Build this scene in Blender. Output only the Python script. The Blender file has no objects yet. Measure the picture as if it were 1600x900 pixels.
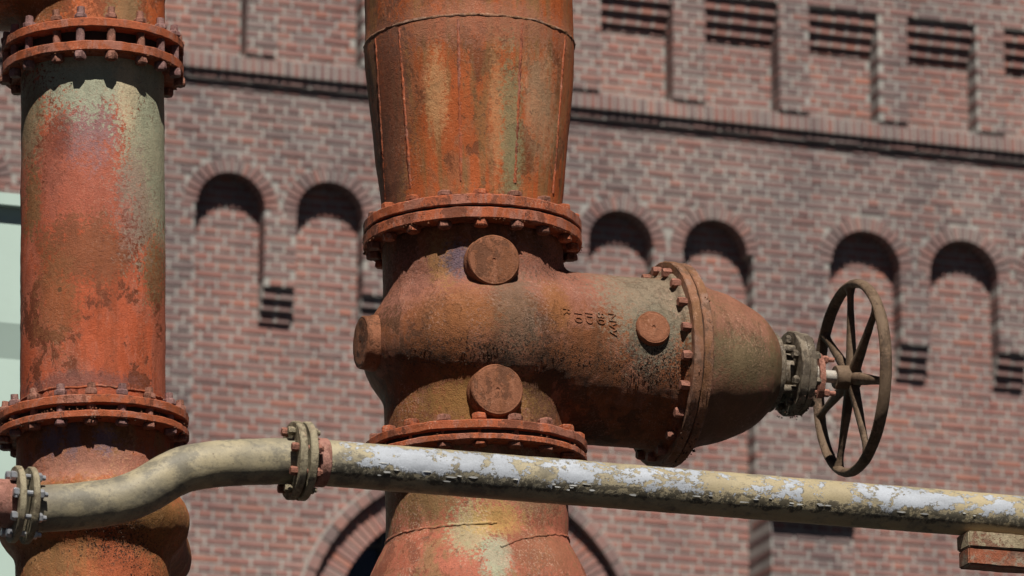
import bpy, bmesh, math, random
import numpy as np
from math import degrees, sin, cos, tan, radians, pi, sqrt, atan2, hypot
from mathutils import Vector, Matrix, noise
from mathutils.bvhtree import BVHTree
random.seed(7)
rng = np.random.default_rng(7)
SC = bpy.context.scene
COL = SC.collection

# ------------------------------------------------------------------ camera
FPX = 7880.0                       # focal length in pixels of the 1600 px wide photograph
PITCH = radians(15.5)
CAM = Vector((0, 0, 1.6))
cd = bpy.data.cameras.new('camera')
cam = bpy.data.objects.new('camera', cd)
COL.objects.link(cam)
cam.location = CAM
cam.rotation_euler = (pi / 2 + PITCH, 0, 0)
cd.sensor_width = 36.0
cd.lens = 36.0 * FPX / 1600.0
cd.clip_start = 0.1
cd.clip_end = 3000
cd.dof.use_dof = True
cd.dof.focus_distance = 14.85
cd.dof.aperture_fstop = 6.3
SC.camera = cam

# ------------------------------------------------------------------ sky, sun, exposure
SUN_EL, SUN_AZ = radians(53), radians(8)      # azimuth: to the right of straight behind the camera
S = Vector((sin(SUN_AZ) * cos(SUN_EL), -cos(SUN_AZ) * cos(SUN_EL), sin(SUN_EL)))
world = bpy.data.worlds.new('World')
SC.world = world
world.use_nodes = True
wn = world.node_tree
sky = wn.nodes.new('ShaderNodeTexSky')
sky.sky_type = 'NISHITA'
sky.sun_disc = False
sky.air_density = 0.08
sky.dust_density = 0.1
sky.altitude = 300
sky.sun_elevation = SUN_EL
sky.sun_rotation = atan2(S.x, S.y)
wn.links.new(sky.outputs[0], wn.nodes['Background'].inputs[0])
wn.nodes['Background'].inputs[1].default_value = 0.05
sd = bpy.data.lights.new('sun', 'SUN')
sd.energy = 5.0
sd.angle = radians(0.5)
sd.color = (1.0, 0.95, 0.87)
sun = bpy.data.objects.new('sun', sd)
COL.objects.link(sun)
sun.rotation_euler = S.to_track_quat('Z', 'Y').to_euler()
SC.view_settings.view_transform = 'Standard'
SC.view_settings.look = 'None'
SC.view_settings.exposure = 0.56
SC.view_settings.gamma = 1.0
SC.view_settings.use_curve_mapping = False

FW = Vector((0, cos(PITCH), sin(PITCH)))
UP = Vector((0, -sin(PITCH), cos(PITCH)))


def at(px, py, Y):
    """the point of the vertical plane y = Y that the photograph shows at pixel (px, py)"""
    d = FW + Vector((1, 0, 0)) * ((px - 800) / FPX) + UP * ((450 - py) / FPX)
    return CAM + d * (Y / d.y)


def px_of(p):
    q = Vector(p) - CAM
    z = q.dot(FW)
    return 800 + FPX * q.x / z, 450 - FPX * q.dot(UP) / z


# ------------------------------------------------------------------ object helpers
def tag(o, label=None, cat=None, group=None, kind=None):
    if label: o['label'] = label
    if cat: o['category'] = cat
    if group: o['group'] = group
    if kind: o['kind'] = kind
    return o


def empty(name, loc, yaw=0.0, lean=0.0):
    o = bpy.data.objects.new(name, None)
    o.empty_display_size = 0.1
    COL.objects.link(o)
    o.matrix_world = Matrix.Translation(loc) @ Matrix.Rotation(lean, 4, 'Y') @ Matrix.Rotation(yaw, 4, 'Z')
    return o


def link(name, me, parent=None, m=None):
    o = bpy.data.objects.new(name, me)
    COL.objects.link(o)
    if m is not None and not me.materials:
        me.materials.append(m)
    if parent: o.parent = parent
    return o


def mesh(name, verts, faces, m=None, smooth=True, ang=35):
    me = bpy.data.meshes.new(name)
    me.from_pydata([tuple(v) for v in verts], [], faces)
    me.validate()
    me.update()
    if m: me.materials.append(m)
    if smooth:
        me.shade_smooth()
        me.set_sharp_from_angle(angle=radians(ang))
    return me


def rough(verts, amp, scale, amp2=0.0, scale2=1.0, seed=0.0):
    """push vertices about by noise, for pitted cast iron and flaking edges"""
    out = []
    off = Vector((seed * 3.1, seed * 1.7, seed * 2.3))
    for v in verts:
        v = Vector(v)
        d = noise.noise_vector(v * scale + off) * amp
        if amp2: d += noise.noise_vector(v * scale2 + off) * amp2
        out.append(v + d)
    return out


def resample(prof, step):
    out = []
    for (a, b) in zip(prof[:-1], prof[1:]):
        n = max(1, int(math.ceil(hypot(b[0] - a[0], b[1] - a[1]) / step)))
        for i in range(n):
            t = i / n
            out.append((a[0] + (b[0] - a[0]) * t, a[1] + (b[1] - a[1]) * t))
    out.append(prof[-1])
    return out


def smooth_prof(pts, n=8):
    """Catmull-Rom through profile points"""
    P = [pts[0]] + list(pts) + [pts[-1]]
    out = []
    for i in range(1, len(P) - 2):
        p0, p1, p2, p3 = P[i - 1], P[i], P[i + 1], P[i + 2]
        for k in range(n):
            t = k / n
            out.append(tuple(0.5 * ((2 * b) + (c - a) * t + (2 * a - 5 * b + 4 * c - d) * t * t + (3 * b - a - 3 * c + d) * t ** 3)
                             for a, b, c, d in zip(p0, p1, p2, p3)))
    out.append(tuple(pts[-1]))
    return out


def lathe(prof, n=96, axis='Z', closed=False):
    """revolve (r, h) round an axis; capped by the profile itself reaching r = 0 where wanted"""
    V, F = [], []
    for (r, h) in prof:
        for k in range(n):
            a = 2 * pi * k / n
            c, s = r * cos(a), r * sin(a)
            V.append((c, s, h) if axis == 'Z' else (h, c, s))
    m = len(prof)
    rngm = range(m) if closed else range(m - 1)
    for i in rngm:
        j = (i + 1) % m
        for k in range(n):
            l = (k + 1) % n
            F.append((i * n + k, i * n + l, j * n + l, j * n + k))
    return V, F


def ring_prof(ri, ro, z0, z1, b=0.003, step=0.02):
    p = [(ri, z0), (ro - b, z0), (ro, z0 + b), (ro, z1 - b), (ro - b, z1), (ri, z1), (ri, z0)]
    return resample(p, step)[:-1]


def plate(name, ri, ro, z0, z1, m, parent, axis='Z', n=180, amp=0.0017, seed=0.0, step=0.009, amp2=0.0):
    V, F = lathe(ring_prof(ri, ro, z0, z1, step=step), n, axis, closed=True)
    V = rough(V, amp, 45, amp2, 12, seed)
    return link(name, mesh(name, V, F, m), parent)


def cyl_between(p0, p1, r0, r1=None, n=20, caps=True, V=None, F=None):
    V = [] if V is None else V
    F = [] if F is None else F
    r1 = r0 if r1 is None else r1
    p0, p1 = Vector(p0), Vector(p1)
    q = (p1 - p0).to_track_quat('Z', 'Y')
    b = len(V)
    for (p, r) in ((p0, r0), (p1, r1)):
        for k in range(n):
            a = 2 * pi * k / n
            V.append(p + q @ Vector((r * cos(a), r * sin(a), 0)))
    for k in range(n):
        l = (k + 1) % n
        F.append((b + k, b + l, b + n + l, b + n + k))
    if caps:
        F.append(tuple(b + k for k in reversed(range(n))))
        F.append(tuple(b + n + k for k in range(n)))
    return V, F


def tube(path, rad, n=28, caps=True, upv=Vector((0, 0, 1))):
    """swept tube, rad a number or function of (t in 0..1, angle)"""
    V, F = [], []
    m = len(path)
    for i, p in enumerate(path):
        p = Vector(p)
        t = (Vector(path[min(i + 1, m - 1)]) - Vector(path[max(i - 1, 0)])).normalized()
        x = t.cross(upv).normalized()
        y = x.cross(t)
        for k in range(n):
            a = 2 * pi * k / n
            r = rad(i / (m - 1), a) if callable(rad) else rad
            V.append(p + x * r * cos(a) + y * r * sin(a))
    for i in range(m - 1):
        for k in range(n):
            l = (k + 1) % n
            F.append((i * n + k, i * n + l, (i + 1) * n + l, (i + 1) * n + k))
    if caps:
        F.append(tuple(reversed(range(n))))
        F.append(tuple((m - 1) * n + k for k in range(n)))
    return V, F


def box_vf(x0, x1, y0, y1, z0, z1, V=None, F=None):
    V = [] if V is None else V
    F = [] if F is None else F
    b = len(V)
    V += [(x0, y0, z0), (x1, y0, z0), (x1, y1, z0), (x0, y1, z0), (x0, y0, z1), (x1, y0, z1), (x1, y1, z1), (x0, y1, z1)]
    F += [tuple(b + i for i in f) for f in ((0, 3, 2, 1), (4, 5, 6, 7), (0, 1, 5, 4), (1, 2, 6, 5), (2, 3, 7, 6), (3, 0, 4, 7))]
    return V, F


def surface_nets(f, lo, hi, h):
    """mesh of the zero set of f(x, y, z), dual method"""
    ax = [np.arange(lo[i], hi[i] + h, h) for i in range(3)]
    X, Y, Z = np.meshgrid(*ax, indexing='ij')
    D = f(X, Y, Z)
    nx, ny, nz = (s - 1 for s in D.shape)
    acc = np.zeros((nx, ny, nz, 3))
    cnt = np.zeros((nx, ny, nz))
    corners = [(i, j, k) for i in (0, 1) for j in (0, 1) for k in (0, 1)]
    sl = lambda c: D[c[0]:c[0] + nx, c[1]:c[1] + ny, c[2]:c[2] + nz]
    for a in corners:
        for d in range(3):
            if a[d] == 0:
                b = list(a); b[d] = 1
                va, vb = sl(a), sl(b)
                m = (va < 0) != (vb < 0)
                t = np.where(m, va / np.where(m, va - vb, 1), 0)
                p = np.zeros((nx, ny, nz, 3))
                for e in range(3):
                    p[..., e] = a[e]
                p[..., d] = t
                acc += p * m[..., None]
                cnt += m
    act = cnt > 0
    idx = -np.ones((nx, ny, nz), int)
    idx[act] = np.arange(act.sum())
    cell = np.argwhere(act)
    V = np.array(lo) + (cell + acc[act] / cnt[act][:, None]) * h
    F = []
    for d in range(3):
        u, v = (d + 1) % 3, (d + 2) % 3
        A = [slice(None)] * 3; B = [slice(None)] * 3
        A[d] = slice(0, -1); B[d] = slice(1, None)
        da, db = D[tuple(A)], D[tuple(B)]
        E = np.argwhere((da < 0) != (db < 0))
        E = E[(E[:, u] > 0) & (E[:, v] > 0) & (E[:, u] < (nx, ny, nz)[u]) & (E[:, v] < (nx, ny, nz)[v])]
        eu = np.eye(3, dtype=int)[u]; ev = np.eye(3, dtype=int)[v]
        q = [idx[tuple((E - s).T)] for s in (eu * 0, eu, eu + ev, ev)]
        q = np.stack(q, 1)
        inside = da[tuple(E.T)] < 0
        q[~inside] = q[~inside][:, ::-1]
        F.append(q)
    F = np.concatenate(F)
    F = F[(F >= 0).all(1)]
    return V, [tuple(int(i) for i in q) for q in F]


def smin(a, b, k):
    h = np.clip(0.5 + 0.5 * (b - a) / k, 0, 1)
    return b + (a - b) * h - k * h * (1 - h)


# ------------------------------------------------------------------ material helpers
class NT:
    def __init__(s, name):
        s.m = bpy.data.materials.new(name)
        s.m.use_nodes = True
        s.t = s.m.node_tree
        s.b = s.t.nodes['Principled BSDF']
        s.co = s.n('ShaderNodeTexCoord').outputs['Object']
        s.rnd = s.n('ShaderNodeObjectInfo').outputs['Random']

    def n(s, kind, **kw):
        x = s.t.nodes.new(kind)
        for k, v in kw.items(): setattr(x, k, v)
        return x

    def put(s, sock, v):
        if isinstance(v, bpy.types.NodeSocket): s.t.links.new(v, sock)
        elif isinstance(v, (tuple, list)):
            sock.default_value = tuple(v) + (1,) if len(sock.default_value) == 4 and len(v) == 3 else v
        else: sock.default_value = v

    def math(s, op, a, b=0.0, c=0.0, clamp=False):
        x = s.n('ShaderNodeMath', operation=op, use_clamp=clamp)
        s.put(x.inputs[0], a); s.put(x.inputs[1], b); s.put(x.inputs[2], c)
        return x.outputs[0]

    def vec(s, sc, off=(0, 0, 0), src=None):
        x = s.n('ShaderNodeMapping')
        s.put(x.inputs['Vector'], src or s.co)
        x.inputs['Scale'].default_value = sc
        x.inputs['Location'].default_value = off
        return x.outputs[0]

    def noise(s, scale, detail=4, r=0.6, vec=None, dist=0.0):
        x = s.n('ShaderNodeTexNoise')
        s.put(x.inputs['Vector'], vec or s.co)
        x.inputs['Scale'].default_value = scale
        x.inputs['Detail'].default_value = detail
        x.inputs['Roughness'].default_value = r
        x.inputs['Distortion'].default_value = dist
        return x.outputs[0]

    def ramp(s, f, stops, interp='LINEAR'):
        x = s.n('ShaderNodeValToRGB')
        cr = x.color_ramp
        cr.interpolation = interp
        while len(cr.elements) < len(stops): cr.elements.new(0.5)
        for e, (p, c) in zip(cr.elements, stops):
            e.position = p
            e.color = tuple(c) + (1,) if len(c) == 3 else c
        s.put(x.inputs[0], f)
        return x.outputs[0]

    def step(s, f, a, b):
        """0 below a, 1 above b"""
        x = s.n('ShaderNodeMapRange', interpolation_type='SMOOTHSTEP', clamp=True)
        s.put(x.inputs[0], f)
        x.inputs[1].default_value = a; x.inputs[2].default_value = b
        return x.outputs[0]

    def mix(s, f, a, b, mode='MIX'):
        x = s.n('ShaderNodeMix', data_type='RGBA', blend_type=mode)
        s.put(x.inputs[0], f); s.put(x.inputs[6], a); s.put(x.inputs[7], b)
        return x.outputs[2]

    def bump(s, h, strength, dist, nrm=None):
        x = s.n('ShaderNodeBump')
        x.inputs['Strength'].default_value = strength
        x.inputs['Distance'].default_value = dist
        s.put(x.inputs['Height'], h)
        if nrm: s.put(x.inputs['Normal'], nrm)
        return x.outputs[0]

    def blob(s, c, r, warp=0.5, soft=0.5, wscale=9.0, fine=1.7):
        """a stain of its own shape: 1 inside an ellipsoid at c with radii r, its edge broken up by noise"""
        v = s.n('ShaderNodeVectorMath', operation='SUBTRACT'); s.put(v.inputs[0], s.co); v.inputs[1].default_value = c
        d = s.n('ShaderNodeVectorMath', operation='DIVIDE'); s.put(d.inputs[0], v.outputs[0]); d.inputs[1].default_value = r
        l = s.n('ShaderNodeVectorMath', operation='LENGTH'); s.put(l.inputs[0], d.outputs[0])
        n1 = s.noise(wscale, 9, 0.72, None, 0.3)
        n2 = s.noise(85, 4, 0.75)
        e = s.math('MULTIPLY_ADD', s.math('SUBTRACT', n1, 0.5), warp * 2.6, l.outputs['Value'])
        e = s.math('MULTIPLY_ADD', s.math('SUBTRACT', n2, 0.5), fine * 2, e)
        return s.math('SUBTRACT', 1.0, s.step(e, 1 - soft, 1 + soft))


def rust(name, cols, streak=None, streak_amt=0.6, speck=(0.50, 0.30, 0.21), speck_amt=0.5, dark=(0.05, 0.025, 0.016), dark_amt=0.6,
         blobs=(), pits=(), scale=5.0, bump=0.5, stretch=0.45, rough_v=0.68, crisp=0.75):
    t = NT(name)
    v0 = t.vec((1, 1, stretch))
    off = t.n('ShaderNodeVectorMath', operation='ADD'); t.put(off.inputs[0], v0)
    cmb = t.n('ShaderNodeCombineXYZ'); sc = t.math('MULTIPLY', t.rnd, 13.0)
    t.put(cmb.inputs[0], sc); t.put(cmb.inputs[1], sc)
    t.put(off.inputs[1], cmb.outputs[0])
    vv = off.outputs[0]
    big = t.noise(scale, 10, 0.68, vv, 0.35)
    n = len(cols)
    mid = t.noise(scale * 5.5, 8, 0.7, vv)
    big2 = t.noise(scale * 1.6, 12, 0.72, t.vec((1, 1, stretch), (5.3, 1.7, 2.9)), 0.5)
    c = t.mix(t.step(big, 0.44, 0.50), cols[1], cols[min(2, n - 1)])
    c = t.mix(t.step(big2, 0.50, 0.57), c, cols[-1])
    # crisp-edged scabs of darker rust with a pale rim, gathered in places
    sc3 = t.noise(scale * 2.6, 14, 0.74, t.vec((1, 1, 0.75), (2.1, 7.7, 3.3)), 0.25)
    gather = t.math('MULTIPLY_ADD', t.math('SUBTRACT', t.noise(scale * 0.8, 3, 0.5, t.vec((1, 1, 0.8), (8, 1, 6))), 0.5), 0.55, sc3)
    c = t.mix(t.math('MULTIPLY', t.step(gather, 0.525, 0.535), 0.55 * min(1.0, crisp)), c, cols[-1])
    c = t.mix(t.math('MULTIPLY', t.step(gather, 0.545, 0.56), crisp), c, cols[0])
    if streak:
        sv = t.vec((26, 26, 1.6))
        sn = t.noise(1.0, 6, 0.6, sv)
        sn2 = t.noise(70, 3, 0.6)
        f = t.math('MULTIPLY', t.step(t.math('MULTIPLY_ADD', sn2, 0.12, sn), 0.50, 0.70), streak_amt)
        c = t.mix(f, c, streak)
    for (cc, r, colr, amt, kw) in blobs:
        c = t.mix(t.math('MULTIPLY', t.blob(cc, r, **kw), amt), c, colr)
    fine = t.noise(75, 6, 0.75)
    vfine = t.noise(260, 3, 0.7)
    # pale powdery specks and dark scabs
    sm = t.math('MULTIPLY', t.step(t.noise(150, 4, 0.75), 0.54, 0.61), t.step(t.noise(scale * 1.7, 5, 0.6, t.vec((1, 1, 0.6), (4, 2, 1))), 0.45, 0.62))
    c = t.mix(t.math('MULTIPLY', sm, speck_amt), c, speck)
    dm = t.math('MULTIPLY', t.step(fine, 0.53, 0.64), t.step(t.noise(scale * 1.3, 6, 0.65, t.vec((1, 1, 0.8), (9, 5, 3))), 0.44, 0.60))
    c = t.mix(t.math('MULTIPLY', dm, dark_amt), c, dark)
    for (cc, r, colr, amt, kw) in pits:       # black specks in patches: dirt and pits, with shade of grazing light painted in
        pm = t.math('MULTIPLY', t.blob(cc, r, **kw), t.step(t.noise(150, 5, 0.75), 0.515, 0.56))
        c = t.mix(t.math('MULTIPLY', pm, amt), c, colr)
    br = t.math('MULTIPLY_ADD', t.math('SUBTRACT', vfine, 0.5), 0.75, 1.0)
    br = t.math('MULTIPLY_ADD', t.math('SUBTRACT', fine, 0.5), 0.5, br)
    br = t.math('MULTIPLY_ADD', t.math('SUBTRACT', mid, 0.5), 0.7, br)
    c = t.mix(1.0, c, t.mix(t.math('MULTIPLY', br, 0.5, clamp=True), (0, 0, 0), (2, 2, 2)), 'MULTIPLY')
    t.put(t.b.inputs['Base Color'], c)
    t.put(t.b.inputs['Roughness'], rough_v)
    t.b.inputs['Specular IOR Level'].default_value = 0.15
    h = t.math('MULTIPLY_ADD', fine, 0.7, t.math('MULTIPLY_ADD', vfine, 0.5, t.math('MULTIPLY_ADD', t.step(gather, 0.53, 0.56), -0.35 * crisp, t.math('MULTIPLY', mid, 0.7))))
    t.put(t.b.inputs['Normal'], t.bump(h, bump, 0.011))
    return t.m


def plain(name, col, r=0.8, var=0.15, sc=8.0, metal=0.0, bump=0.1):
    t = NT(name)
    f = t.noise(sc, 6, 0.6)
    c = t.mix(t.step(f, 0.35, 0.65), tuple(k * (1 - var) for k in col), tuple(min(1, k * (1 + var)) for k in col))
    t.put(t.b.inputs['Base Color'], c)
    t.put(t.b.inputs['Roughness'], r)
    t.put(t.b.inputs['Metallic'], metal)
    t.put(t.b.inputs['Normal'], t.bump(t.noise(sc * 12, 4), bump, 0.004))
    return t.m


KW = dict
ORANGE = [(0.10, 0.032, 0.014), (0.19, 0.050, 0.018), (0.27, 0.066, 0.020), (0.31, 0.085, 0.030)]
VALVEC = [(0.07, 0.032, 0.016), (0.16, 0.056, 0.021), (0.205, 0.070, 0.028), (0.23, 0.092, 0.052)]
BROWN = [(0.052, 0.034, 0.023), (0.092, 0.060, 0.038), (0.125, 0.084, 0.055)]

M_FLANGE = rust('flange_rust', [(0.11, 0.034, 0.017), (0.25, 0.066, 0.026), (0.31, 0.080, 0.034), (0.27, 0.105, 0.070)], speck_amt=0.4, dark_amt=0.7, scale=9)
M_FLANGE_DIM = rust('flange_brown_rust', [(0.09, 0.048, 0.028), (0.16, 0.075, 0.036), (0.20, 0.095, 0.055), (0.21, 0.12, 0.085)], speck_amt=0.55, dark_amt=0.6, scale=9)
M_BOLT = rust('bolt_rust', [(0.09, 0.038, 0.025), (0.18, 0.075, 0.048), (0.24, 0.105, 0.075)], speck_amt=0.3, scale=20)
M_BOLT_PURPLE = rust('bolt_purple_rust', [(0.10, 0.05, 0.045), (0.17, 0.085, 0.08), (0.20, 0.11, 0.10)], speck_amt=0.3, scale=20)
M_GAP = plain('dark_gasket', (0.02, 0.014, 0.011), 0.95)

M_LEFT = rust('left_pipe_rust', [(0.11, 0.030, 0.013), (0.30, 0.062, 0.023), (0.345, 0.076, 0.032), (0.33, 0.094, 0.052)], streak=(0.15, 0.042, 0.018), streak_amt=0.45, scale=4.0, speck_amt=0.2, dark_amt=0.65, dark=(0.085, 0.024, 0.013), crisp=0.9,
    blobs=[((0.0, -0.2, 0.70), (0.17, 0.4, 0.26), (0.30, 0.090, 0.058), 0.75, KW(warp=0.7, soft=0.4)),
           ((0.0, -0.2, 0.45), (0.13, 0.4, 0.10), (0.17, 0.06, 0.026), 0.8, KW(warp=0.9, soft=0.25)),
           ((0.02, -0.2, 0.84), (0.085, 0.3, 0.12), (0.21, 0.125, 0.13), 0.8, KW(warp=0.6, soft=0.5)),
           ((0.07, -0.2, 1.00), (0.27, 0.5, 0.150), (0.27, 0.28, 0.20), 0.95, KW(warp=0.45, soft=0.3)),
           ((0.19, -0.1, 0.78), (0.095, 0.3, 0.32), (0.26, 0.265, 0.18), 0.92, KW(warp=0.5, soft=0.3)),
           ((0.115, -0.2, 0.93), (0.03, 0.3, 0.12), (0.42, 0.33, 0.21), 0.7, KW(warp=0.7, soft=0.5)),
           ((0.0, -0.2, 1.03), (0.10, 0.3, 0.03), (0.40, 0.32, 0.22), 0.6, KW(warp=0.8, soft=0.5)),
           ((-0.18, -0.12, 0.88), (0.05, 0.3, 0.14), (0.19, 0.15, 0.085), 0.8, KW(warp=0.6, soft=0.4)),
           ((-0.08, -0.2, 0.80), (0.03, 0.3, 0.06), (0.14, 0.035, 0.02), 0.6, KW(warp=1.2, soft=0.4)),
           ((-0.17, -0.2, 0.62), (0.03, 0.3, 0.10), (0.15, 0.085, 0.035), 0.8, KW(warp=1.0, soft=0.25)),
           ((0.19, -0.2, 0.42), (0.03, 0.3, 0.10), (0.15, 0.075, 0.03), 0.8, KW(warp=1.0, soft=0.25)),
           ((-0.08, -0.2, 0.332), (0.0065, 0.3, 0.0075), (0.008, 0.006, 0.005), 1.0, KW(warp=0, soft=0.1, fine=0)),
           ((0.13, -0.2, 0.60), (0.05, 0.3, 0.14), (0.22, 0.12, 0.10), 0.6, KW(warp=0.8, soft=0.4)),
           ((-0.10, -0.2, 0.30), (0.06, 0.3, 0.14), (0.18, 0.075, 0.03), 0.6, KW(warp=0.9, soft=0.4)),
           ((-0.02, -0.2, 0.06), (0.18, 0.3, 0.025), (0.14, 0.06, 0.05), 0.7, KW(warp=0.9, soft=0.5))])
M_CONE = rust('cone_rust', [(0.11, 0.034, 0.013), (0.25, 0.058, 0.015), (0.31, 0.072, 0.019), (0.26, 0.085, 0.034)], streak=(0.155, 0.098, 0.038), streak_amt=0.62, scale=4.5, stretch=0.3, speck_amt=0.22,
    blobs=[((0.0, -0.3, 0.54), (0.33, 0.4, 0.07), (0.25, 0.10, 0.06), 0.7, KW(warp=0.5, soft=0.5)),
           ((-0.24, -0.2, 0.3), (0.06, 0.3, 0.4), (0.10, 0.045, 0.03), 0.75, KW(warp=0.3, soft=0.5)),
           ((-0.10, -0.28, 0.33), (0.028, 0.3, 0.12), (0.42, 0.22, 0.10), 0.75, KW(warp=0.5, soft=0.6)),
           ((0.08, -0.28, 0.27), (0.022, 0.3, 0.18), (0.40, 0.20, 0.09), 0.6, KW(warp=0.5, soft=0.6)),
           ((0.21, -0.28, 0.30), (0.05, 0.3, 0.16), (0.34, 0.22, 0.13), 0.6, KW(warp=0.6, soft=0.6, fine=0.9)),
           ((0.12, -0.28, 0.2), (0.03, 0.3, 0.22), (0.19, 0.165, 0.085), 0.8, KW(warp=0.5, soft=0.5))])
M_VALVE = rust('valve_rust', VALVEC, streak=(0.085, 0.040, 0.020), streak_amt=0.55, scale=4.2, stretch=0.8, speck=(0.36, 0.22, 0.17), speck_amt=0.55, dark_amt=0.45, bump=0.8,
    blobs=[((0.10, -0.2, 0.17), (0.75, 0.4, 0.10), (0.27, 0.108, 0.076), 0.7, KW(warp=0.35, soft=0.45)),
           ((0.50, -0.2, 0.14), (0.17, 0.4, 0.17), (0.19, 0.165, 0.115), 0.8, KW(warp=0.4, soft=0.4)),
           ((-0.13, -0.3, 0.02), (0.09, 0.3, 0.09), (0.24, 0.092, 0.034), 0.7, KW(warp=0.5, soft=0.5)),
           ((-0.17, -0.25, 0.21), (0.035, 0.2, 0.08), (0.25, 0.13, 0.042), 0.7, KW(warp=0.5, soft=0.4)),
           ((-0.12, -0.27, 0.21), (0.045, 0.2, 0.05), (0.10, 0.08, 0.115), 0.8, KW(warp=0.5, soft=0.5)),
           ((-0.05, -0.28, 0.20), (0.05, 0.2, 0.07), (0.30, 0.15, 0.045), 0.75, KW(warp=0.5, soft=0.5)),
           ((0.02, -0.3, 0.06), (0.07, 0.3, 0.15), (0.12, 0.085, 0.055), 0.7, KW(warp=0.5, soft=0.5)),
           ((0.16, -0.3, 0.08), (0.04, 0.3, 0.08), (0.22, 0.085, 0.025), 0.7, KW(warp=0.5, soft=0.5)),
           ((-0.08, -0.28, -0.22), (0.18, 0.3, 0.07), (0.20, 0.105, 0.03), 0.75, KW(warp=0.5, soft=0.5)),
           ((0.48, -0.2, 0.02), (0.07, 0.4, 0.10), (0.145, 0.128, 0.092), 0.8, KW(warp=0.4, soft=0.5))],
    pits=[((0.02, -0.3, -0.085), (0.42, 0.4, 0.05), (0.022, 0.014, 0.010), 0.9, KW(warp=0.5, soft=0.5)),  # along the terminator: dirt, plus the speckled shade of grazing light as colour
          ((0.50, -0.3, -0.07), (0.13, 0.4, 0.085), (0.018, 0.015, 0.012), 0.95, KW(warp=0.5, soft=0.5)),
          ((0.19, -0.2, 0.23), (0.10, 0.3, 0.06), (0.03, 0.02, 0.014), 0.8, KW(warp=0.5, soft=0.5)),
          ((-0.02, -0.3, -0.17), (0.035, 0.4, 0.09), (0.03, 0.02, 0.014), 0.8, KW(warp=0.5, soft=0.5))])
M_BOSS = rust('boss_rust', [(0.085, 0.034, 0.017), (0.16, 0.060, 0.027), (0.20, 0.078, 0.040)], scale=11, speck=(0.32, 0.18, 0.12), speck_amt=0.4)
M_BONNET = rust('bonnet_rust', [(0.08, 0.048, 0.025), (0.125, 0.070, 0.036), (0.15, 0.074, 0.042), (0.19, 0.086, 0.055)], scale=5, speck_amt=0.3, dark_amt=0.35,
    blobs=[((0.80, -0.15, -0.03), (0.15, 0.4, 0.075), (0.115, 0.088, 0.047), 0.8, KW(warp=0.5, soft=0.5)),
           ((0.80, -0.1, 0.19), (0.15, 0.4, 0.08), (0.22, 0.092, 0.058), 0.75, KW(warp=0.5, soft=0.5))])
M_GLAND = rust('gland_grey_rust', [(0.05, 0.038, 0.028), (0.105, 0.080, 0.056), (0.165, 0.135, 0.100)], scale=14, speck=(0.42, 0.38, 0.33), speck_amt=0.5)
M_FOLLOW = rust('gland_red_rust', [(0.13, 0.05, 0.035), (0.22, 0.085, 0.06), (0.27, 0.12, 0.085)], scale=20)
M_WHEEL = rust('wheel_brown_paint', BROWN, scale=8, speck=(0.30, 0.18, 0.13), speck_amt=0.4, dark_amt=0.35, bump=0.4)
M_STEM = rust('stem_grey_steel', [(0.13, 0.105, 0.08), (0.23, 0.20, 0.165), (0.33, 0.30, 0.26)], scale=22, stretch=1, rough_v=0.5, bump=0.3, dark_amt=0.2)
M_RISER = rust('riser_rust', [(0.17, 0.05, 0.03), (0.28, 0.085, 0.05), (0.33, 0.105, 0.065), (0.24, 0.12, 0.06)], scale=5, speck=(0.45, 0.30, 0.22), speck_amt=0.6,
    blobs=[((-0.14, -0.2, -0.14), (0.14, 0.5, 0.10), (0.17, 0.105, 0.042), 0.8, KW(warp=0.5, soft=0.5)),
           ((0.13, -0.25, -0.12), (0.17, 0.3, 0.10), (0.22, 0.135, 0.075), 0.75, KW(warp=0.5, soft=0.5)),
           ((-0.02, -0.28, -0.28), (0.055, 0.3, 0.085), (0.28, 0.28, 0.165), 0.7, KW(warp=0.5, soft=0.3)),
           ((0.055, -0.28, -0.37), (0.045, 0.3, 0.07), (0.28, 0.31, 0.22), 0.75, KW(warp=0.5, soft=0.3)),
           ((0.05, -0.28, -0.24), (0.08, 0.3, 0.05), (0.36, 0.22, 0.07), 0.7, KW(warp=0.5, soft=0.5)),
           ((0.20, -0.2, -0.34), (0.10, 0.3, 0.08), (0.20, 0.085, 0.045), 0.7, KW(warp=0.5, soft=0.5))])
M_LVALVE = rust('left_valve_rust', [(0.13, 0.04, 0.016), (0.25, 0.07, 0.022), (0.32, 0.085, 0.032), (0.25, 0.11, 0.05)], scale=6, streak=(0.20, 0.105, 0.034), streak_amt=0.5, speck=(0.46, 0.25, 0.13), speck_amt=0.55,
    blobs=[((0.03, -0.2, 0.13), (0.30, 0.4, 0.05), (0.27, 0.12, 0.088), 0.75, KW(warp=0.4, soft=0.4)),
           ((-0.10, -0.22, 0.20), (0.03, 0.3, 0.04), (0.12, 0.08, 0.10), 0.85, KW(warp=0.6, soft=0.5)),
           ((0.05, -0.22, 0.19), (0.03, 0.3, 0.04), (0.15, 0.10, 0.125), 0.85, KW(warp=0.6, soft=0.5)),
           ((-0.04, -0.22, 0.20), (0.02, 0.3, 0.05), (0.12, 0.08, 0.09), 0.8, KW(warp=0.6, soft=0.5)),
           ((0.09, -0.22, -0.19), (0.09, 0.3, 0.10), (0.30, 0.075, 0.03), 0.85, KW(warp=0.5, soft=0.4)),
           ((-0.12, -0.22, -0.14), (0.12, 0.3, 0.08), (0.22, 0.115, 0.045), 0.7, KW(warp=0.5, soft=0.5)),
           ((0.20, -0.15, -0.02), (0.09, 0.3, 0.10), (0.19, 0.10, 0.035), 0.8, KW(warp=0.5, soft=0.5))],
    pits=[((0.09, -0.25, -0.09), (0.13, 0.3, 0.075), (0.022, 0.014, 0.010), 0.95, KW(warp=0.6, soft=0.5))])
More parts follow.
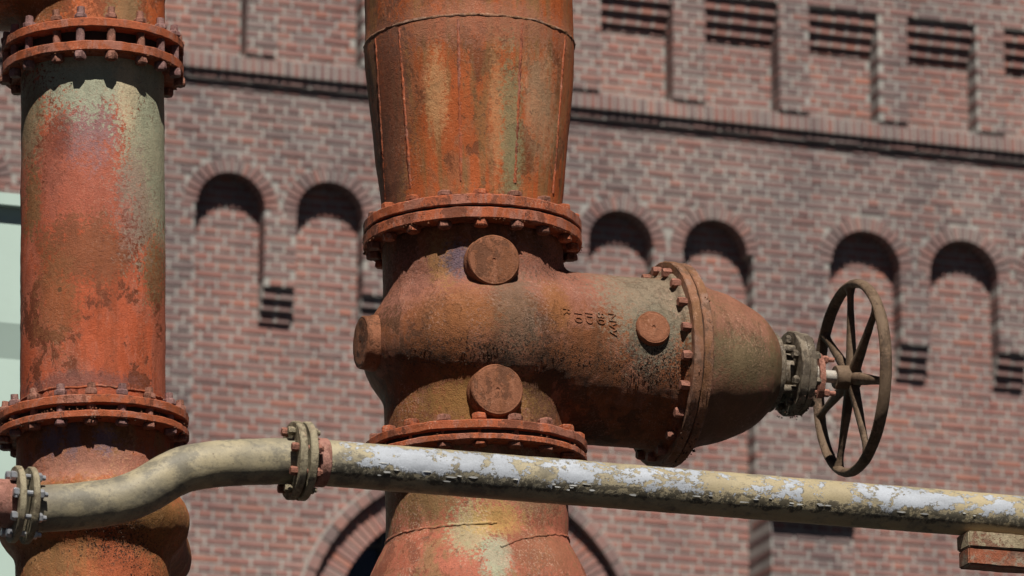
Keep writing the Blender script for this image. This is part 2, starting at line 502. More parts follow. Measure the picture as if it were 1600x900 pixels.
M_UVALVE = rust('upper_valve_rust', [(0.15, 0.042, 0.016), (0.29, 0.07, 0.018), (0.37, 0.085, 0.024), (0.34, 0.10, 0.042)], scale=7, speck_amt=0.4,
    blobs=[((0.11, -0.2, -0.19), (0.05, 0.3, 0.06), (0.20, 0.125, 0.06), 0.85, KW(warp=0.6, soft=0.3)),
           ((-0.15, -0.2, -0.15), (0.08, 0.3, 0.08), (0.14, 0.06, 0.02), 0.8, KW(warp=0.6, soft=0.4))])


def paint_mat(name, white, length, zlo=-0.014, zhi=0.054):
    """old cream paint over steel, with flakes of a white coat (white = share of the length covered)"""
    t = NT(name)
    c = t.ramp(t.noise(7, 8, 0.65, t.vec((0.6, 1, 1))), [(0.3, (0.125, 0.108, 0.078)), (0.45, (0.19, 0.165, 0.112)), (0.6, (0.29, 0.245, 0.155)), (0.75, (0.24, 0.218, 0.165))])
    grime = t.step(t.noise(11, 9, 0.75, t.vec((1, 1, 1.4), (3, 1, 8))), 0.47, 0.60)
    c = t.mix(t.math('MULTIPLY', grime, 0.7), c, (0.085, 0.078, 0.062))
    spk = t.step(t.noise(120, 4, 0.7), 0.60, 0.68)
    c = t.mix(t.math('MULTIPLY', spk, 0.6), c, (0.055, 0.035, 0.022))
    h = t.math('MULTIPLY', t.noise(140, 5, 0.7), 0.3)
    if white:
        sep = t.n('ShaderNodeSeparateXYZ'); t.put(sep.inputs[0], t.co)
        yel = t.math('MULTIPLY', t.step(sep.outputs[0], 0.5, 1.4), t.step(t.noise(9, 8, 0.7, t.vec((0.7, 1, 1), (5, 0, 2))), 0.42, 0.5))
        c = t.mix(t.math('MULTIPLY', yel, 0.7), c, (0.32, 0.258, 0.150))
        # black blistered crust along the lower edge of the white coat
        zz_ = t.math('ADD', sep.outputs[2], t.math('MULTIPLY', t.math('SUBTRACT', t.noise(18, 9, 0.75), 0.5), 0.07))
        crust = t.math('MULTIPLY', t.math('MULTIPLY', t.step(zz_, -0.046, -0.038), t.math('SUBTRACT', 1.0, t.step(zz_, -0.018, -0.008))), t.step(t.noise(60, 8, 0.75), 0.44, 0.50))
        c = t.mix(t.math('MULTIPLY', crust, 0.85), c, (0.045, 0.040, 0.030))
        h = t.math('MULTIPLY_ADD', crust, 0.5, h)
        # the white coat has held on the weathered front and upper flank
        z = sep.outputs[2]
        ny = lambda sc, w, d=6, o=0: t.math('MULTIPLY', t.math('SUBTRACT', t.noise(sc, d, 0.7, t.vec((1, 0.15, 0.25), (o, 0, 0))), 0.5), w)
        lo = t.step(t.math('ADD', t.math('ADD', ny(5, 0.10), ny(32, 0.09, 8, 3)), z), zlo - 0.003, zlo + 0.003)
        hi = t.math('SUBTRACT', 1.0, t.step(t.math('ADD', t.math('ADD', ny(7, 0.05, 6, 7), ny(50, 0.05, 8, 11)), z), zhi - 0.003, zhi + 0.003))
        pat = t.math('MULTIPLY_ADD', t.noise(55, 6, 0.75, t.vec((0.7, 1, 1))), 0.72, t.noise(8.5, 6, 0.66, t.vec((0.8, 1, 1.1), (2.2, 0, 0)), 0.4))
        th = 0.84
        pm = t.step(pat, th, th + 0.02)
        front = t.math('SUBTRACT', 1.0, t.step(sep.outputs[1], -0.012, 0.02))
        x0 = t.step(sep.outputs[0], 0.03, 0.10)
        msk = t.math('MULTIPLY', t.math('MULTIPLY', lo, hi), t.math('MULTIPLY', pm, t.math('MULTIPLY', front, x0)))
        edge = t.math('MULTIPLY', t.step(pat, th - 0.05, th), t.math('MULTIPLY', lo, hi))
        c = t.mix(t.math('MULTIPLY', t.math('MULTIPLY', edge, t.step(t.noise(70, 4), 0.5, 0.58)), 0.8), c, (0.07, 0.055, 0.04))
        wc = t.ramp(t.noise(14, 6, 0.6, t.vec((0.5, 1, 1.5), (1, 4, 0))), [(0.3, (0.215, 0.23, 0.255)), (0.6, (0.31, 0.332, 0.37))])
        c = t.mix(msk, c, wc)
        h = t.math('MULTIPLY_ADD', msk, 0.8, h)
    br = t.math('MULTIPLY_ADD', t.math('SUBTRACT', t.noise(240, 3, 0.7), 0.5), 0.6, 1.0)
    c = t.mix(1.0, c, t.mix(t.math('MULTIPLY', br, 0.5, clamp=True), (0, 0, 0), (2, 2, 2)), 'MULTIPLY')
    t.put(t.b.inputs['Base Color'], c)
    t.put(t.b.inputs['Roughness'], 0.6)
    t.b.inputs['Specular IOR Level'].default_value = 0.35
    t.put(t.b.inputs['Normal'], t.bump(h, 0.6, 0.004))
    return t.m


M_CREAM = paint_mat('cream_paint', 0, 1)
M_PEEL = paint_mat('peeling_white_paint', 1.0, 3)
M_CREAMF = rust('cream_flange_paint', [(0.10, 0.080, 0.052), (0.18, 0.152, 0.102), (0.25, 0.215, 0.145)], scale=14, speck_amt=0.3)
M_ZINC = plain('zinc_bolt', (0.34, 0.35, 0.37), 0.35, 0.15, 60, 0.6)
M_REDPIPE = rust('pink_rust_pipe', [(0.16, 0.07, 0.05), (0.24, 0.11, 0.085), (0.28, 0.14, 0.11)], scale=10)
M_FLAKE = plain('white_paint_flake', (0.30, 0.30, 0.29), 0.6, 0.15, 30)
M_BEAM = rust('beam_rust', [(0.14, 0.05, 0.03), (0.24, 0.19, 0.12), (0.30, 0.245, 0.16), (0.22, 0.15, 0.10)], scale=9, stretch=1.0, speck=(0.40, 0.36, 0.28), dark_amt=0.8)
M_BEAMRED = rust('beam_red_primer', [(0.10, 0.055, 0.040), (0.22, 0.090, 0.055), (0.20, 0.155, 0.115), (0.22, 0.070, 0.036)], scale=7, stretch=1.0, dark_amt=0.8)


def soot(t, c):
    """broad sooty and washed-out areas and runs that spread over the whole wall"""
    g = t.n('ShaderNodeNewGeometry').outputs['Position']
    a = t.noise(0.9, 5, 0.6, t.vec((1, 1, 0.8), (0, 0, 0), g))
    b = t.noise(2.6, 6, 0.65, t.vec((1.6, 1.6, 0.28), (3, 1, 0), g))
    f = t.math('ADD', t.math('MULTIPLY', t.step(a, 0.35, 0.65), 0.55), t.math('MULTIPLY', t.step(b, 0.35, 0.65), 0.45))
    return t.mix(1.0, c, t.ramp(f, [(0.0, (0.78, 0.78, 0.80)), (1.0, (1.14, 1.12, 1.09))]), 'MULTIPLY')


def brick_mat(name, stops, dirt):
    t = NT(name)
    a = t.n('ShaderNodeAttribute', attribute_name='rnd')
    f = t.math('FRACT', t.math('ADD', a.outputs['Fac'], t.rnd))
    c = t.ramp(f, stops, 'LINEAR')
    f2 = t.math('FRACT', t.math('MULTIPLY', f, 7.31))
    smear = t.math('MULTIPLY', t.math('POWER', f2, 2.0), t.step(t.noise(3.0, 8, 0.7), 0.36, 0.62))
    c = t.mix(t.math('MULTIPLY', smear, 0.55), c, (0.225, 0.188, 0.178))
    c = t.mix(t.math('MULTIPLY', t.step(t.noise(9, 6, 0.65), 0.42, 0.62), 0.5), c, dirt)
    c = t.mix(t.math('MULTIPLY', t.step(t.noise(45, 4, 0.7), 0.52, 0.66), 0.4), c, (0.30, 0.26, 0.24))
    t.put(t.b.inputs['Base Color'], soot(t, c))
    t.put(t.b.inputs['Roughness'], 0.9)
    t.b.inputs['Specular IOR Level'].default_value = 0.2
    t.put(t.b.inputs['Normal'], t.bump(t.noise(60, 5, 0.7), 0.5, 0.006))
    return t.m


M_BRICK = brick_mat('weathered_brick', [(0.0, (0.195, 0.105, 0.094)), (0.25, (0.165, 0.098, 0.092)), (0.45, (0.125, 0.090, 0.088)), (0.62, (0.18, 0.106, 0.097)), (0.8, (0.21, 0.104, 0.090)), (0.93, (0.24, 0.108, 0.086)), (1.0, (0.115, 0.086, 0.086))], (0.17, 0.125, 0.116))
M_BRICKRED = brick_mat('red_brick', [(0.0, (0.24, 0.108, 0.092)), (0.3, (0.205, 0.106, 0.095)), (0.5, (0.265, 0.110, 0.088)), (0.7, (0.23, 0.118, 0.101)), (0.85, (0.30, 0.122, 0.088)), (0.95, (0.165, 0.100, 0.094)), (1.0, (0.215, 0.110, 0.096))], (0.23, 0.148, 0.129))
def mortar_mat():
    t = NT('lime_mortar')
    c = t.ramp(t.noise(3.0, 7, 0.65), [(0.3, (0.215, 0.205, 0.188)), (0.7, (0.325, 0.310, 0.288))])
    t.put(t.b.inputs['Base Color'], soot(t, c))
    t.put(t.b.inputs['Roughness'], 0.95)
    t.put(t.b.inputs['Normal'], t.bump(t.noise(40, 4), 0.2, 0.004))
    return t.m


M_MORTAR = mortar_mat()
M_GLASS = plain('dark_window_glass', (0.012, 0.014, 0.018), 0.15, 0.1)
M_IRON = plain('dark_window_iron', (0.03, 0.03, 0.03), 0.6)
M_MINT = plain('mint_paint', (0.33, 0.425, 0.38), 0.5, 0.04, 2.0, 0, 0.05)
M_MINT_SH = plain('mint_paint_old', (0.32, 0.42, 0.38), 0.55, 0.05, 2.0, 0, 0.05)
M_GROUND = plain('near_black_ground', (0.018, 0.0175, 0.017), 0.95, 0.3, 0.8)  # kept near-black so little light bounces up from it into the shadows


def brick_texture_mat():
    t = NT('far_brickwork')
    sep = t.n('ShaderNodeSeparateXYZ'); t.put(sep.inputs[0], t.co)
    cmb = t.n('ShaderNodeCombineXYZ'); t.put(cmb.inputs[0], sep.outputs[0]); t.put(cmb.inputs[1], sep.outputs[2])
    b = t.n('ShaderNodeTexBrick'); t.put(b.inputs['Vector'], cmb.outputs[0])
    b.inputs['Color1'].default_value = (0.19, 0.107, 0.10, 1); b.inputs['Color2'].default_value = (0.13, 0.09, 0.09, 1)
    b.inputs['Mortar'].default_value = (0.26, 0.25, 0.23, 1); b.inputs['Scale'].default_value = 1.0
    b.inputs['Mortar Size'].default_value = 0.011; b.inputs['Brick Width'].default_value = 0.256; b.inputs['Row Height'].default_value = 0.0735
    t.put(t.b.inputs['Base Color'], b.outputs['Color']); t.put(t.b.inputs['Roughness'], 0.9)
    return t.m


# ================================================================== ground
gm = mesh('ground', [(-900, -400, 0), (900, -400, 0), (900, 1200, 0), (-900, 1200, 0)], [(0, 1, 2, 3)], M_GROUND, False)
tag(link('ground', gm), kind='structure')

# ================================================================== brick building
PSI = radians(19)
W0 = Vector((-2.267, 39.1234, 0))
B = empty('brick_building', W0, PSI)
tag(B, 'old red brick industrial building with arched blind niches and corbelled string course behind the pipes', 'building')
TU = Vector((cos(PSI), sin(PSI), 0)); NW = Vector((sin(PSI), -cos(PSI), 0))
wallp = lambda u, v, w: W0 + TU * u + NW * w + Vector((0, 0, v))     # local x = u, y = -w, z = v

H, L = 0.0735, 0.256
VB = 14.26                     # bottom of the upright course
U0, U1, V0, V1 = -3.2, 8.4, VB - 69 * H, VB + 27 * H
SPR, RI, RO = 13.14, 0.285, 0.410
A1 = [-0.005 + 0.8395 * i for i in range(6)]
A2 = [5.555, 6.457, 7.36]
A0 = [-2.22, -3.06]
ARCHES = [(c, RI) for c in A1] + [(c, 0.315) for c in A2] + [(c, RI) for c in A0]
P1 = (-0.302, 4.53); P2 = (5.225, 12.0); P0 = (-9.0, -1.93)
UPP = [(-1.35, -0.62), (-0.36 - 0.25, 0.118), (0.374, 1.104), (1.36, 2.09), (3.19, 3.832), (4.127, 4.79), (5.07, 5.70), (5.975, 6.61), (6.88, 7.52), (7.80, 8.44)]
UPP = [(a - 0.041, b - 0.041) for (a, b) in UPP[1:]]
W_UP, W_UPP = 0.108, -0.085        # upper storey stands forward of the field; its blind panels lie behind
BIG = (2.10, 9.685)
R_HOOD, R_V1, R_V0 = 1.50, 1.40, 1.165


def sub(iv, a, b):
    out = []
    for (x, y) in iv:
        if b <= x or a >= y: out.append((x, y)); continue
        if a > x: out.append((x, a))
        if b < y: out.append((b, y))
    return out


def inter(iv, a, b):
    return [(max(x, a), min(y, b)) for (x, y) in iv if min(y, b) - max(x, a) > 1e-4]


bricks = {'front': [], 'panel': []}         # (u0, u1, v0, v1, w_front, depth)
mortar = []                                 # (u0, u1, v0, v1, w_front, w_back)


def lay(iv, k, w, kind, depth, back, trim=0.004):
    v0 = VB + k * H
    header = k % 2 == 0
    pitch = L / 2 if header else L
    off = (0.064 if header else (0.128 if (k // 2) % 2 else 0.0)) + 0.0
    for (a, b) in iv:
        mortar.append((a + trim, b - trim, v0, v0 + H, w - 0.008, back))
        i0 = int(math.floor((a - off) / pitch)) - 1
        i1 = int(math.ceil((b - off) / pitch)) + 1
        for i in range(i0, i1):
            s = off + i * pitch
            x0, x1 = s + 0.010 + random.uniform(-.002, .002), s + pitch - 0.010 + random.uniform(-.002, .002)
            if x0 < a: x0 = a
            if x1 > b: x1 = b
            if x1 - x0 < 0.03: continue
            z = random.uniform(-.002, .002)
            bricks[kind].append((x0, x1, v0 + 0.0115 + z, v0 + H - 0.0115 + z, w + random.uniform(-.002, .004), depth))


for k in range(-69, 27):
    v0 = VB + k * H
    vm = v0 + H / 2
    full = [(U0, U1)]
    if k in (0, 1): continue                # upright course
    if k == -1:
        lay(full, k, 0.046, 'front', 0.12, -0.3); continue
    if k > 1:
        front = full
        for (a, b) in UPP:
            top = VB + 15 * H + H if a > 3 else 16.6
            if v0 < top - H:
                front = sub(front, a, b)
                if a < 3 or v0 < 15.06: lay([(a, b)], k, W_UPP, 'panel', 0.05, -0.5, 0.0)
        lay(front, k, W_UP, 'front', 0.17, -0.3)
        continue
    # below the string course
    front = full
    panel = []
    if vm > SPR + 0.02:
        for (c, r) in ARCHES:
            ro = r + 0.125
            if abs(vm - SPR) < ro:
                hw = sqrt(ro * ro - (vm - SPR) ** 2)
                front = sub(front, c - hw, c + hw)
            panel.append((c - r - 0.06, c + r + 0.06)) if vm < SPR + r + 0.06 else None
    else:
        for (pa, pb), ar in ((P1, A1), (P2, A2), (P0, sorted(A0))):
            front = sub(front, pa, pb)
            panel.append((pa, pb))
            r = 0.315 if ar is A2 else RI
            if vm > 12.13:
                for c0, c1 in zip(ar[:-1], ar[1:]):
                    a, b = c0 + r, c1 - r
                    if vm > 12.475: front = front + [(a, b)]
    if vm < 11.08:                           # buttress under pier two, with its cap
        front = sub(front, P1[1], P2[0])
        if vm > 10.83: lay([(P1[1], 5.30)], k, 0.40, 'front', 0.5, -0.3)
        else: lay([(P1[1], 5.27)], k, 0.31, 'front', 0.5, -0.3)
    dv = vm - BIG[1]
    if 0 <= dv < R_HOOD:
        hw = sqrt(R_HOOD ** 2 - dv * dv)
        panel = sub(panel, BIG[0] - hw, BIG[0] + hw)
    front = [x for x in inter(front, U0, U1)]
    panel = [x for x in inter(panel, U0, U1)]
    lay(front, k, 0.0, 'front', 0.21, -0.3)
    lay(panel, k, -0.18, 'panel', 0.06, -0.5, 0.0)


def boxes_mesh(name, arr, m, jit=0.0):
    """arr rows: u0 u1 v0 v1 y_front y_back -> one mesh of boxes with a random value per box"""
    A = np.array(arr)
    n = len(A)
    idx = np.array([(0, 4, 2), (1, 4, 2), (1, 5, 2), (0, 5, 2), (0, 4, 3), (1, 4, 3), (1, 5, 3), (0, 5, 3)])
    V = np.stack([A[:, idx[:, 0]], A[:, idx[:, 1]], A[:, idx[:, 2]]], -1).reshape(-1, 3)
    V = V + rng.uniform(-jit, jit, V.shape) * (1, 0.5, 1)
    f = np.array([(0, 3, 2, 1), (4, 5, 6, 7), (0, 1, 5, 4), (1, 2, 6, 5), (2, 3, 7, 6), (3, 0, 4, 7)])
    F = (f[None] + 8 * np.arange(n)[:, None, None]).reshape(-1, 4)
    me = bpy.data.meshes.new(name)
    me.from_pydata(V.tolist(), [], F.tolist())
    at_ = me.attributes.new('rnd', 'FLOAT', 'FACE')
    at_.data.foreach_set('value', np.repeat(rng.random(n), 6).astype(np.float32))
    me.materials.append(m)
    return me


def hidden(px, py):
    """roughly where the pipes stand in front of the wall"""
    if px < 262 or px > 1598 or py < 2 or py > 898: return True
    if 560 < px < 920: return True
    if 850 < px < 1225 and 405 < py < 735: return True
    if 1270 < px < 1400 and 430 < py < 750: return True
    if px > 290 and abs(py - (742 + (px - 742) * 0.079)) < 48: return True
    return px > 1495 and py > 820


cand = []
for kind in ('front', 'panel'):
    for i, b in enumerate(bricks[kind]):
        c = wallp((b[0] + b[1]) / 2, (b[2] + b[3]) / 2, b[4])
        if not hidden(*px_of(c)):
            cand.append(((b[1] - b[0]) * (b[3] - b[2]) / (c - CAM).length ** 2, kind, i))
cand.sort(reverse=True)
single = set((k, i) for _, k, i in cand[:300])
bm_unit = {k: mesh('brick', *box_vf(0, 1, 0, 1, 0, 1), m, False) for k, m in (('front', M_BRICK), ('panel', M_BRICKRED))}
for kind, m in (('front', M_BRICK), ('panel', M_BRICKRED)):
    rest = []
    for i, b in enumerate(bricks[kind]):
        if (kind, i) in single:
            o = link('brick', bm_unit[kind], B)
            o.location = (b[0], -b[4], b[2])
            o.scale = (b[1] - b[0], b[5], b[3] - b[2])
            o.rotation_euler = (0, random.uniform(-.012, .012), random.uniform(-.012, .012))
        else:
            rest.append((b[0], b[1], b[2], b[3], -b[4], -b[4] + b[5]))
    tag(link('brickwork', boxes_mesh('brickwork', rest, m, 0.002), B), kind='stuff')
link('mortar', boxes_mesh('mortar', [(a, b, c, d, -w, -wb) for (a, b, c, d, w, wb) in mortar], M_MORTAR), B)
back_V, back_F = box_vf(U0, U1, 0.52, 0.9, V0, V1)
link('inner_wall', mesh('inner_wall', back_V, back_F, M_MORTAR, False), B)

# upright course: bricks on edge, projecting
ub = mesh('ledge_brick', *box_vf(0, 0.056, 0, 0.24, 0, 0.122), M_BRICK, False)
n = int((U1 - U0) / H)
for i in range(n):
    o = link('ledge_brick', ub, B)
    o.location = (U0 + i * H + 0.008, -0.089 + random.uniform(-.004, .004), VB + 0.003)
    o.scale = (1, 1, random.uniform(0.97, 1.03))
link('ledge_mortar', mesh('ledge_mortar', *box_vf(U0, U1, -0.079, 0.3, VB + 0.001, VB + 0.135), M_MORTAR, False), B)


cbm = {m_.name: mesh('corbel_brick', *box_vf(0, 1, 0, 0.3, 0, 1), m_, False) for m_ in (M_BRICK, M_BRICKRED)}


def corbel(a, b, vtop, pitch, n, w_top, w_bot, m_, blen=0.125):
    """n courses stepping back from w_top to w_bot, each shading the next"""
    for i in range(n):
        w = w_top + (w_bot - w_top) * (i + 1) / (n + 1)
        v1 = vtop - pitch * i
        V, F = box_vf(a + 0.003, b - 0.003, -w + 0.008, 0.3, v1 - pitch + 0.003, v1 - 0.001)
        link('corbel_mortar', mesh('corbel_mortar', V, F, M_MORTAR, False), B)
        k = max(1, round((b - a) / blen))
        p = (b - a) / k
        for j in range(k):
            o = link('corbel_brick', cbm[m_.name], B)
            o.location = (a + j * p + 0.015, -w + random.uniform(-.004, .004), v1 - pitch)
            o.scale = (p - 0.030, 1, pitch - 0.016)


for (a, b) in UPP:
    if a > 3: corbel(a, b, VB + 15 * H, 0.0965, 3, W_UP, W_UPP, M_BRICKRED)
for ar, r in ((A1, RI), (A2, 0.315), (sorted(A0), RI)):
    for c0, c1 in zip(ar[:-1], ar[1:]):
        corbel(c0 + r, c1 - r, VB - 24 * H, 0.0865, 3, 0.0, -0.185, M_BRICK, 0.14)


def wedge(r0, r1, da, y0, y1, gap):
    """one arch stone, pointing along +z from the arch centre"""
    V, F = [], []
    for y in (y0, y1):
        for r in (r0, r1):
            g = gap / r / 2
            for s in (-1, 1):
                a = s * (da / 2 - g)
                V.append((r * sin(a), y, r * cos(a)))
    F = [(0, 1, 3, 2), (4, 6, 7, 5), (0, 4, 5, 1), (2, 3, 7, 6), (0, 2, 6, 4), (1, 5, 7, 3)]
    return V, F


def half_ring(name, c, v, r0, r1, y0, y1, m, n=40, a0=-90, a1=90):
    V, F = [], []
    for i in range(n + 1):
        a = radians(a0 + (a1 - a0) * i / n)
        for (r, y) in ((r0, y0), (r1, y0), (r1, y1), (r0, y1)):
            V.append((c + r * sin(a), y, v + r * cos(a)))
    for i in range(n):
        for k in range(4):
            l = (k + 1) % 4
            F.append((4 * i + k, 4 * i + l, 4 * i + 4 + l, 4 * i + 4 + k))
    F += [(0, 1, 2, 3), (4 * n + 3, 4 * n + 2, 4 * n + 1, 4 * n)]
    return link(name, mesh(name, V, F, m, False), B)


for r in (RI, 0.315):
    nv = 17
    wm = mesh('arch_brick', *wedge(r, r + 0.116, pi / nv, -0.006, 0.21, 0.018), M_BRICK, False)
    for (c, rr) in ARCHES:
        if rr != r: continue
        for i in range(nv):
            o = link('arch_brick', wm, B)
            o.location = (c, random.uniform(-.003, .003), SPR)
            o.rotation_euler = (0, -pi / 2 + (i + 0.5) * pi / nv, 0)
        half_ring('arch_mortar', c, SPR, r + 0.003, r + 0.165, 0.0095, 0.3, M_MORTAR)
# the big arch: brick-on-edge ring, projecting hood moulding, deep dark opening with a window
nv = 62
wm = mesh('arch_brick', *wedge(R_V0, R_V1 - 0.006, pi / nv, 0.2, 0.44, 0.016), M_BRICKRED, False)
hm = mesh('hood_brick', *wedge(R_V1 + 0.012, R_HOOD, pi / 34, 0.11, 0.36, 0.02), M_BRICK, False)
for i in range(nv):
    o = link('arch_brick', wm, B); o.location = (BIG[0], random.uniform(-.003, .003), BIG[1]); o.rotation_euler = (0, -pi / 2 + (i + 0.5) * pi / nv, 0)
for i in range(34):
    o = link('hood_brick', hm, B); o.location = (BIG[0], random.uniform(-.003, .003), BIG[1]); o.rotation_euler = (0, -pi / 2 + (i + 0.5) * pi / 34, 0)
half_ring('arch_mortar', BIG[0], BIG[1], R_V0 + 0.004, R_V1, 0.21, 0.5, M_MORTAR, 64)
half_ring('hood_mortar', BIG[0], BIG[1], R_V1 + 0.016, R_HOOD + 0.012, 0.122, 0.5, M_MORTAR, 64)
V, F = box_vf(BIG[0] - 1.2, BIG[0] + 1.2, 0.50, 0.515, V0, BIG[1] + 1.2)
link('window_pane', mesh('window_pane', V, F, M_GLASS, False), B)
V, F = [], []
for i in range(-3, 4): box_vf(BIG[0] + i * 0.33 - 0.02, BIG[0] + i * 0.33 + 0.02, 0.46, 0.50, V0, BIG[1] + 1.1, V, F)
for j in range(6): box_vf(BIG[0] - 1.15, BIG[0] + 1.15, 0.465, 0.495, V0 + j * 0.33, V0 + j * 0.33 + 0.035, V, F)
link('window_frame', mesh('window_frame', V, F, M_IRON, False), B)
# the rest of the building, out of the picture
V, F = [], []
box_vf(-14, 20, 0.0, 6, 0, V0 - 0.002, V, F)
box_vf(-14, 20, 0.0, 6, V1 + 0.002, 21, V, F)
box_vf(-14, U0 - 0.002, 0.0, 6, V0, V1, V, F)
box_vf(U1 + 0.002, 20, 0.0, 6, V0, V1, V, F)
link('wall', mesh('wall', V, F, brick_texture_mat(), False), B)

# ================================================================== pipework frames
YM, LEANM = 14.60, radians(-1.0)
YL, LEANL = 14.20, radians(-1.3)
OM = at(741.0, 549, YM)                    # centre of the big valve
OL = at(145.2, 652, YL)                    # left line, top face of its lower flange


def zrow(row, O, Y, lean):
    """local height on a pipe axis whose centre line crosses pixel row"""
    return (at(0, row, Y).z - O.z) / cos(lean)


zm = lambda row: zrow(row, OM, YM, LEANM)
zl = lambda row: zrow(row, OL, YL, LEANL)
PM, PL = 522.5, 536.0                      # pixels per metre at the two lines


def hexprism(r, z0, z1, V, F, rot=0.0, ch=0.15, x=0.0, y=0.0):
    b = len(V)
    rings = [(r * (1 - ch), z0), (r, z0 + (z1 - z0) * 0.2), (r, z1 - (z1 - z0) * 0.2), (r * (1 - ch), z1)]
    for (rr, z) in rings:
        for k in range(6):
            a = rot + pi / 3 * k
            V.append((x + rr * cos(a), y + rr * sin(a), z))
    for i in range(3):
        for k in range(6):
            l = (k + 1) % 6
            F.append((b + i * 6 + k, b + i * 6 + l, b + i * 6 + 6 + l, b + i * 6 + 6 + k))
    F.append(tuple(b + k for k in reversed(range(6))))
    F.append(tuple(b + 18 + k for k in range(6)))


def bolt_mesh(name, r, z0, z1, hh, nh, stud, tip, m, seed=0):
    """stud through plates spanning z0..z1, head below, nut and stud end above (along z)"""
    V, F = [], []
    hexprism(r, z0 - hh, z0, V, F)
    hexprism(r, z1, z1 + nh, V, F, 0.3)
    n0 = len(V)
    cyl_between((0, 0, z0), (0, 0, z1), stud, None, 10, False, V, F)
    if tip: cyl_between((0, 0, z1 + nh), (0, 0, z1 + nh + tip), stud, stud * 0.9, 10, True, V, F)
    V = rough(V, r * 0.10, 60, 0, 1, seed)
    return mesh(name, V, F, m, True, 30)


def bolts(parent, me_list, n, rb, a0, axis='Z', x0=0.0, z=0.0, name='bolt'):
    for i in range(n):
        a = a0 + 2 * pi * i / n
        o = link(name, me_list[i % len(me_list)], parent)
        if axis == 'Z':
            o.location = (rb * sin(a), -rb * cos(a), z)
            o.rotation_euler = (random.uniform(-.04, .04), random.uniform(-.04, .04), random.uniform(0, 6))
        else:
            o.location = (x0, rb * sin(a), rb * cos(a))
            o.rotation_euler = (Matrix.Rotation(pi / 2, 4, 'Y') @ Matrix.Rotation(random.uniform(0, 6), 4, 'Z')).to_euler()


# ================================================================== big gate valve
GV = empty('gate_valve', OM, PSI, LEANM)
tag(GV, 'big rusty brown gate valve with round bosses and a spoked handwheel', 'valve')
zt0, zt1 = zm(388), zm(371)                # its top flange plate
zb1, zb0 = zm(696), zm(710)                # its bottom flange plate


def f_body(x, y, z):
    rho = np.sqrt(x * x + y * y)
    neck = np.maximum(rho - 0.272, np.maximum(z - (zt0 + 0.005), (zb1 - 0.005) - z))
    a, b, c = 0.335, 0.350, 0.245
    q = np.sqrt((x / a) ** 2 + (y / b) ** 2 + (z / c) ** 2)
    g = np.sqrt((x / a ** 2) ** 2 + (y / b ** 2) ** 2 + (z / c ** 2) ** 2) + 1e-9
    ell = q * (q - 1) / g
    by = 0.340 - 0.080 * np.clip(x / 0.40, 0, 1)
    bz = 0.258 + 0.0 * x
    qq = np.sqrt((y / by) ** 2 + (z / bz) ** 2)
    gg = np.sqrt((y / by ** 2) ** 2 + (z / bz ** 2) ** 2) + 1e-9
    hor = np.maximum(qq * (qq - 1) / gg, np.maximum(-x, x - 0.60))
    body = smin(ell, hor, 0.03)
    d = smin(neck, body, 0.028)
    # fillet up to the stem flange and the neck flanges
    d = smin(d, np.maximum(np.sqrt(y * y + z * z) - 0.285, np.maximum(0.575 - x, x - 0.60)), 0.02)
    return d


V, F = surface_nets(f_body, (-0.37, -0.42, -0.36), (0.63, 0.42, 0.38), 0.0085)
V = rough(V, 0.0012, 14, 0.0010, 55, 1)
body_me = mesh('body', V, F, M_VALVE, True, 60)
link('body', body_me, GV)
body_bvh = BVHTree.FromPolygons([tuple(v) for v in V], F)
plate('flange', 0.20, 172 / PM, zt0, zt1, M_FLANGE, GV, seed=1, amp2=0.002)
plate('flange', 0.20, 173 / PM, zb0, zb1, M_FLANGE, GV, seed=2, amp2=0.002)


def boss(c, dr, r, length, parent, m, seed):
    """round cast boss: axis dr, front face at c"""
    prof = [(0.0, -0.002), (0.004, -0.0015), (0.006, 0.001), (r * 0.3, 0.0015), (r * 0.86, 0.0008), (r * 0.9, -0.0006), (r * 0.94, 0), (r * 0.985, -0.003), (r, -0.008), (r * 1.005, -0.018), (r * 1.02, -0.026), (r * 1.06, -0.034), (r * 1.07, -length)]
    V, F = lathe(resample(prof, 0.006), 56)
    q = Vector(dr).to_track_quat('Z', 'Y')
    V = [Vector(c) + q @ Vector(v) for v in V]
    V = rough(V, 0.0012, 50, 0.001, 20, seed)
    return link('boss', mesh('boss', V, F, m, True, 40), parent)


for (row, ang) in ((449, -7.0), (648, -6.3)):
    a = radians(ang)
    boss((0.308 * sin(a), -0.308 * cos(a), zm(row)), (sin(a), -cos(a), 0), 0.078, 0.085, GV, M_BOSS, row)
boss((0.473, -0.273, 0.038), (0.0, -1, 0.13), 0.053, 0.05, GV, M_BOSS, 3)
boss((-0.360, -0.01, 0.0), (-1, 0, 0), 0.080, 0.07, GV, M_BOSS, 4)

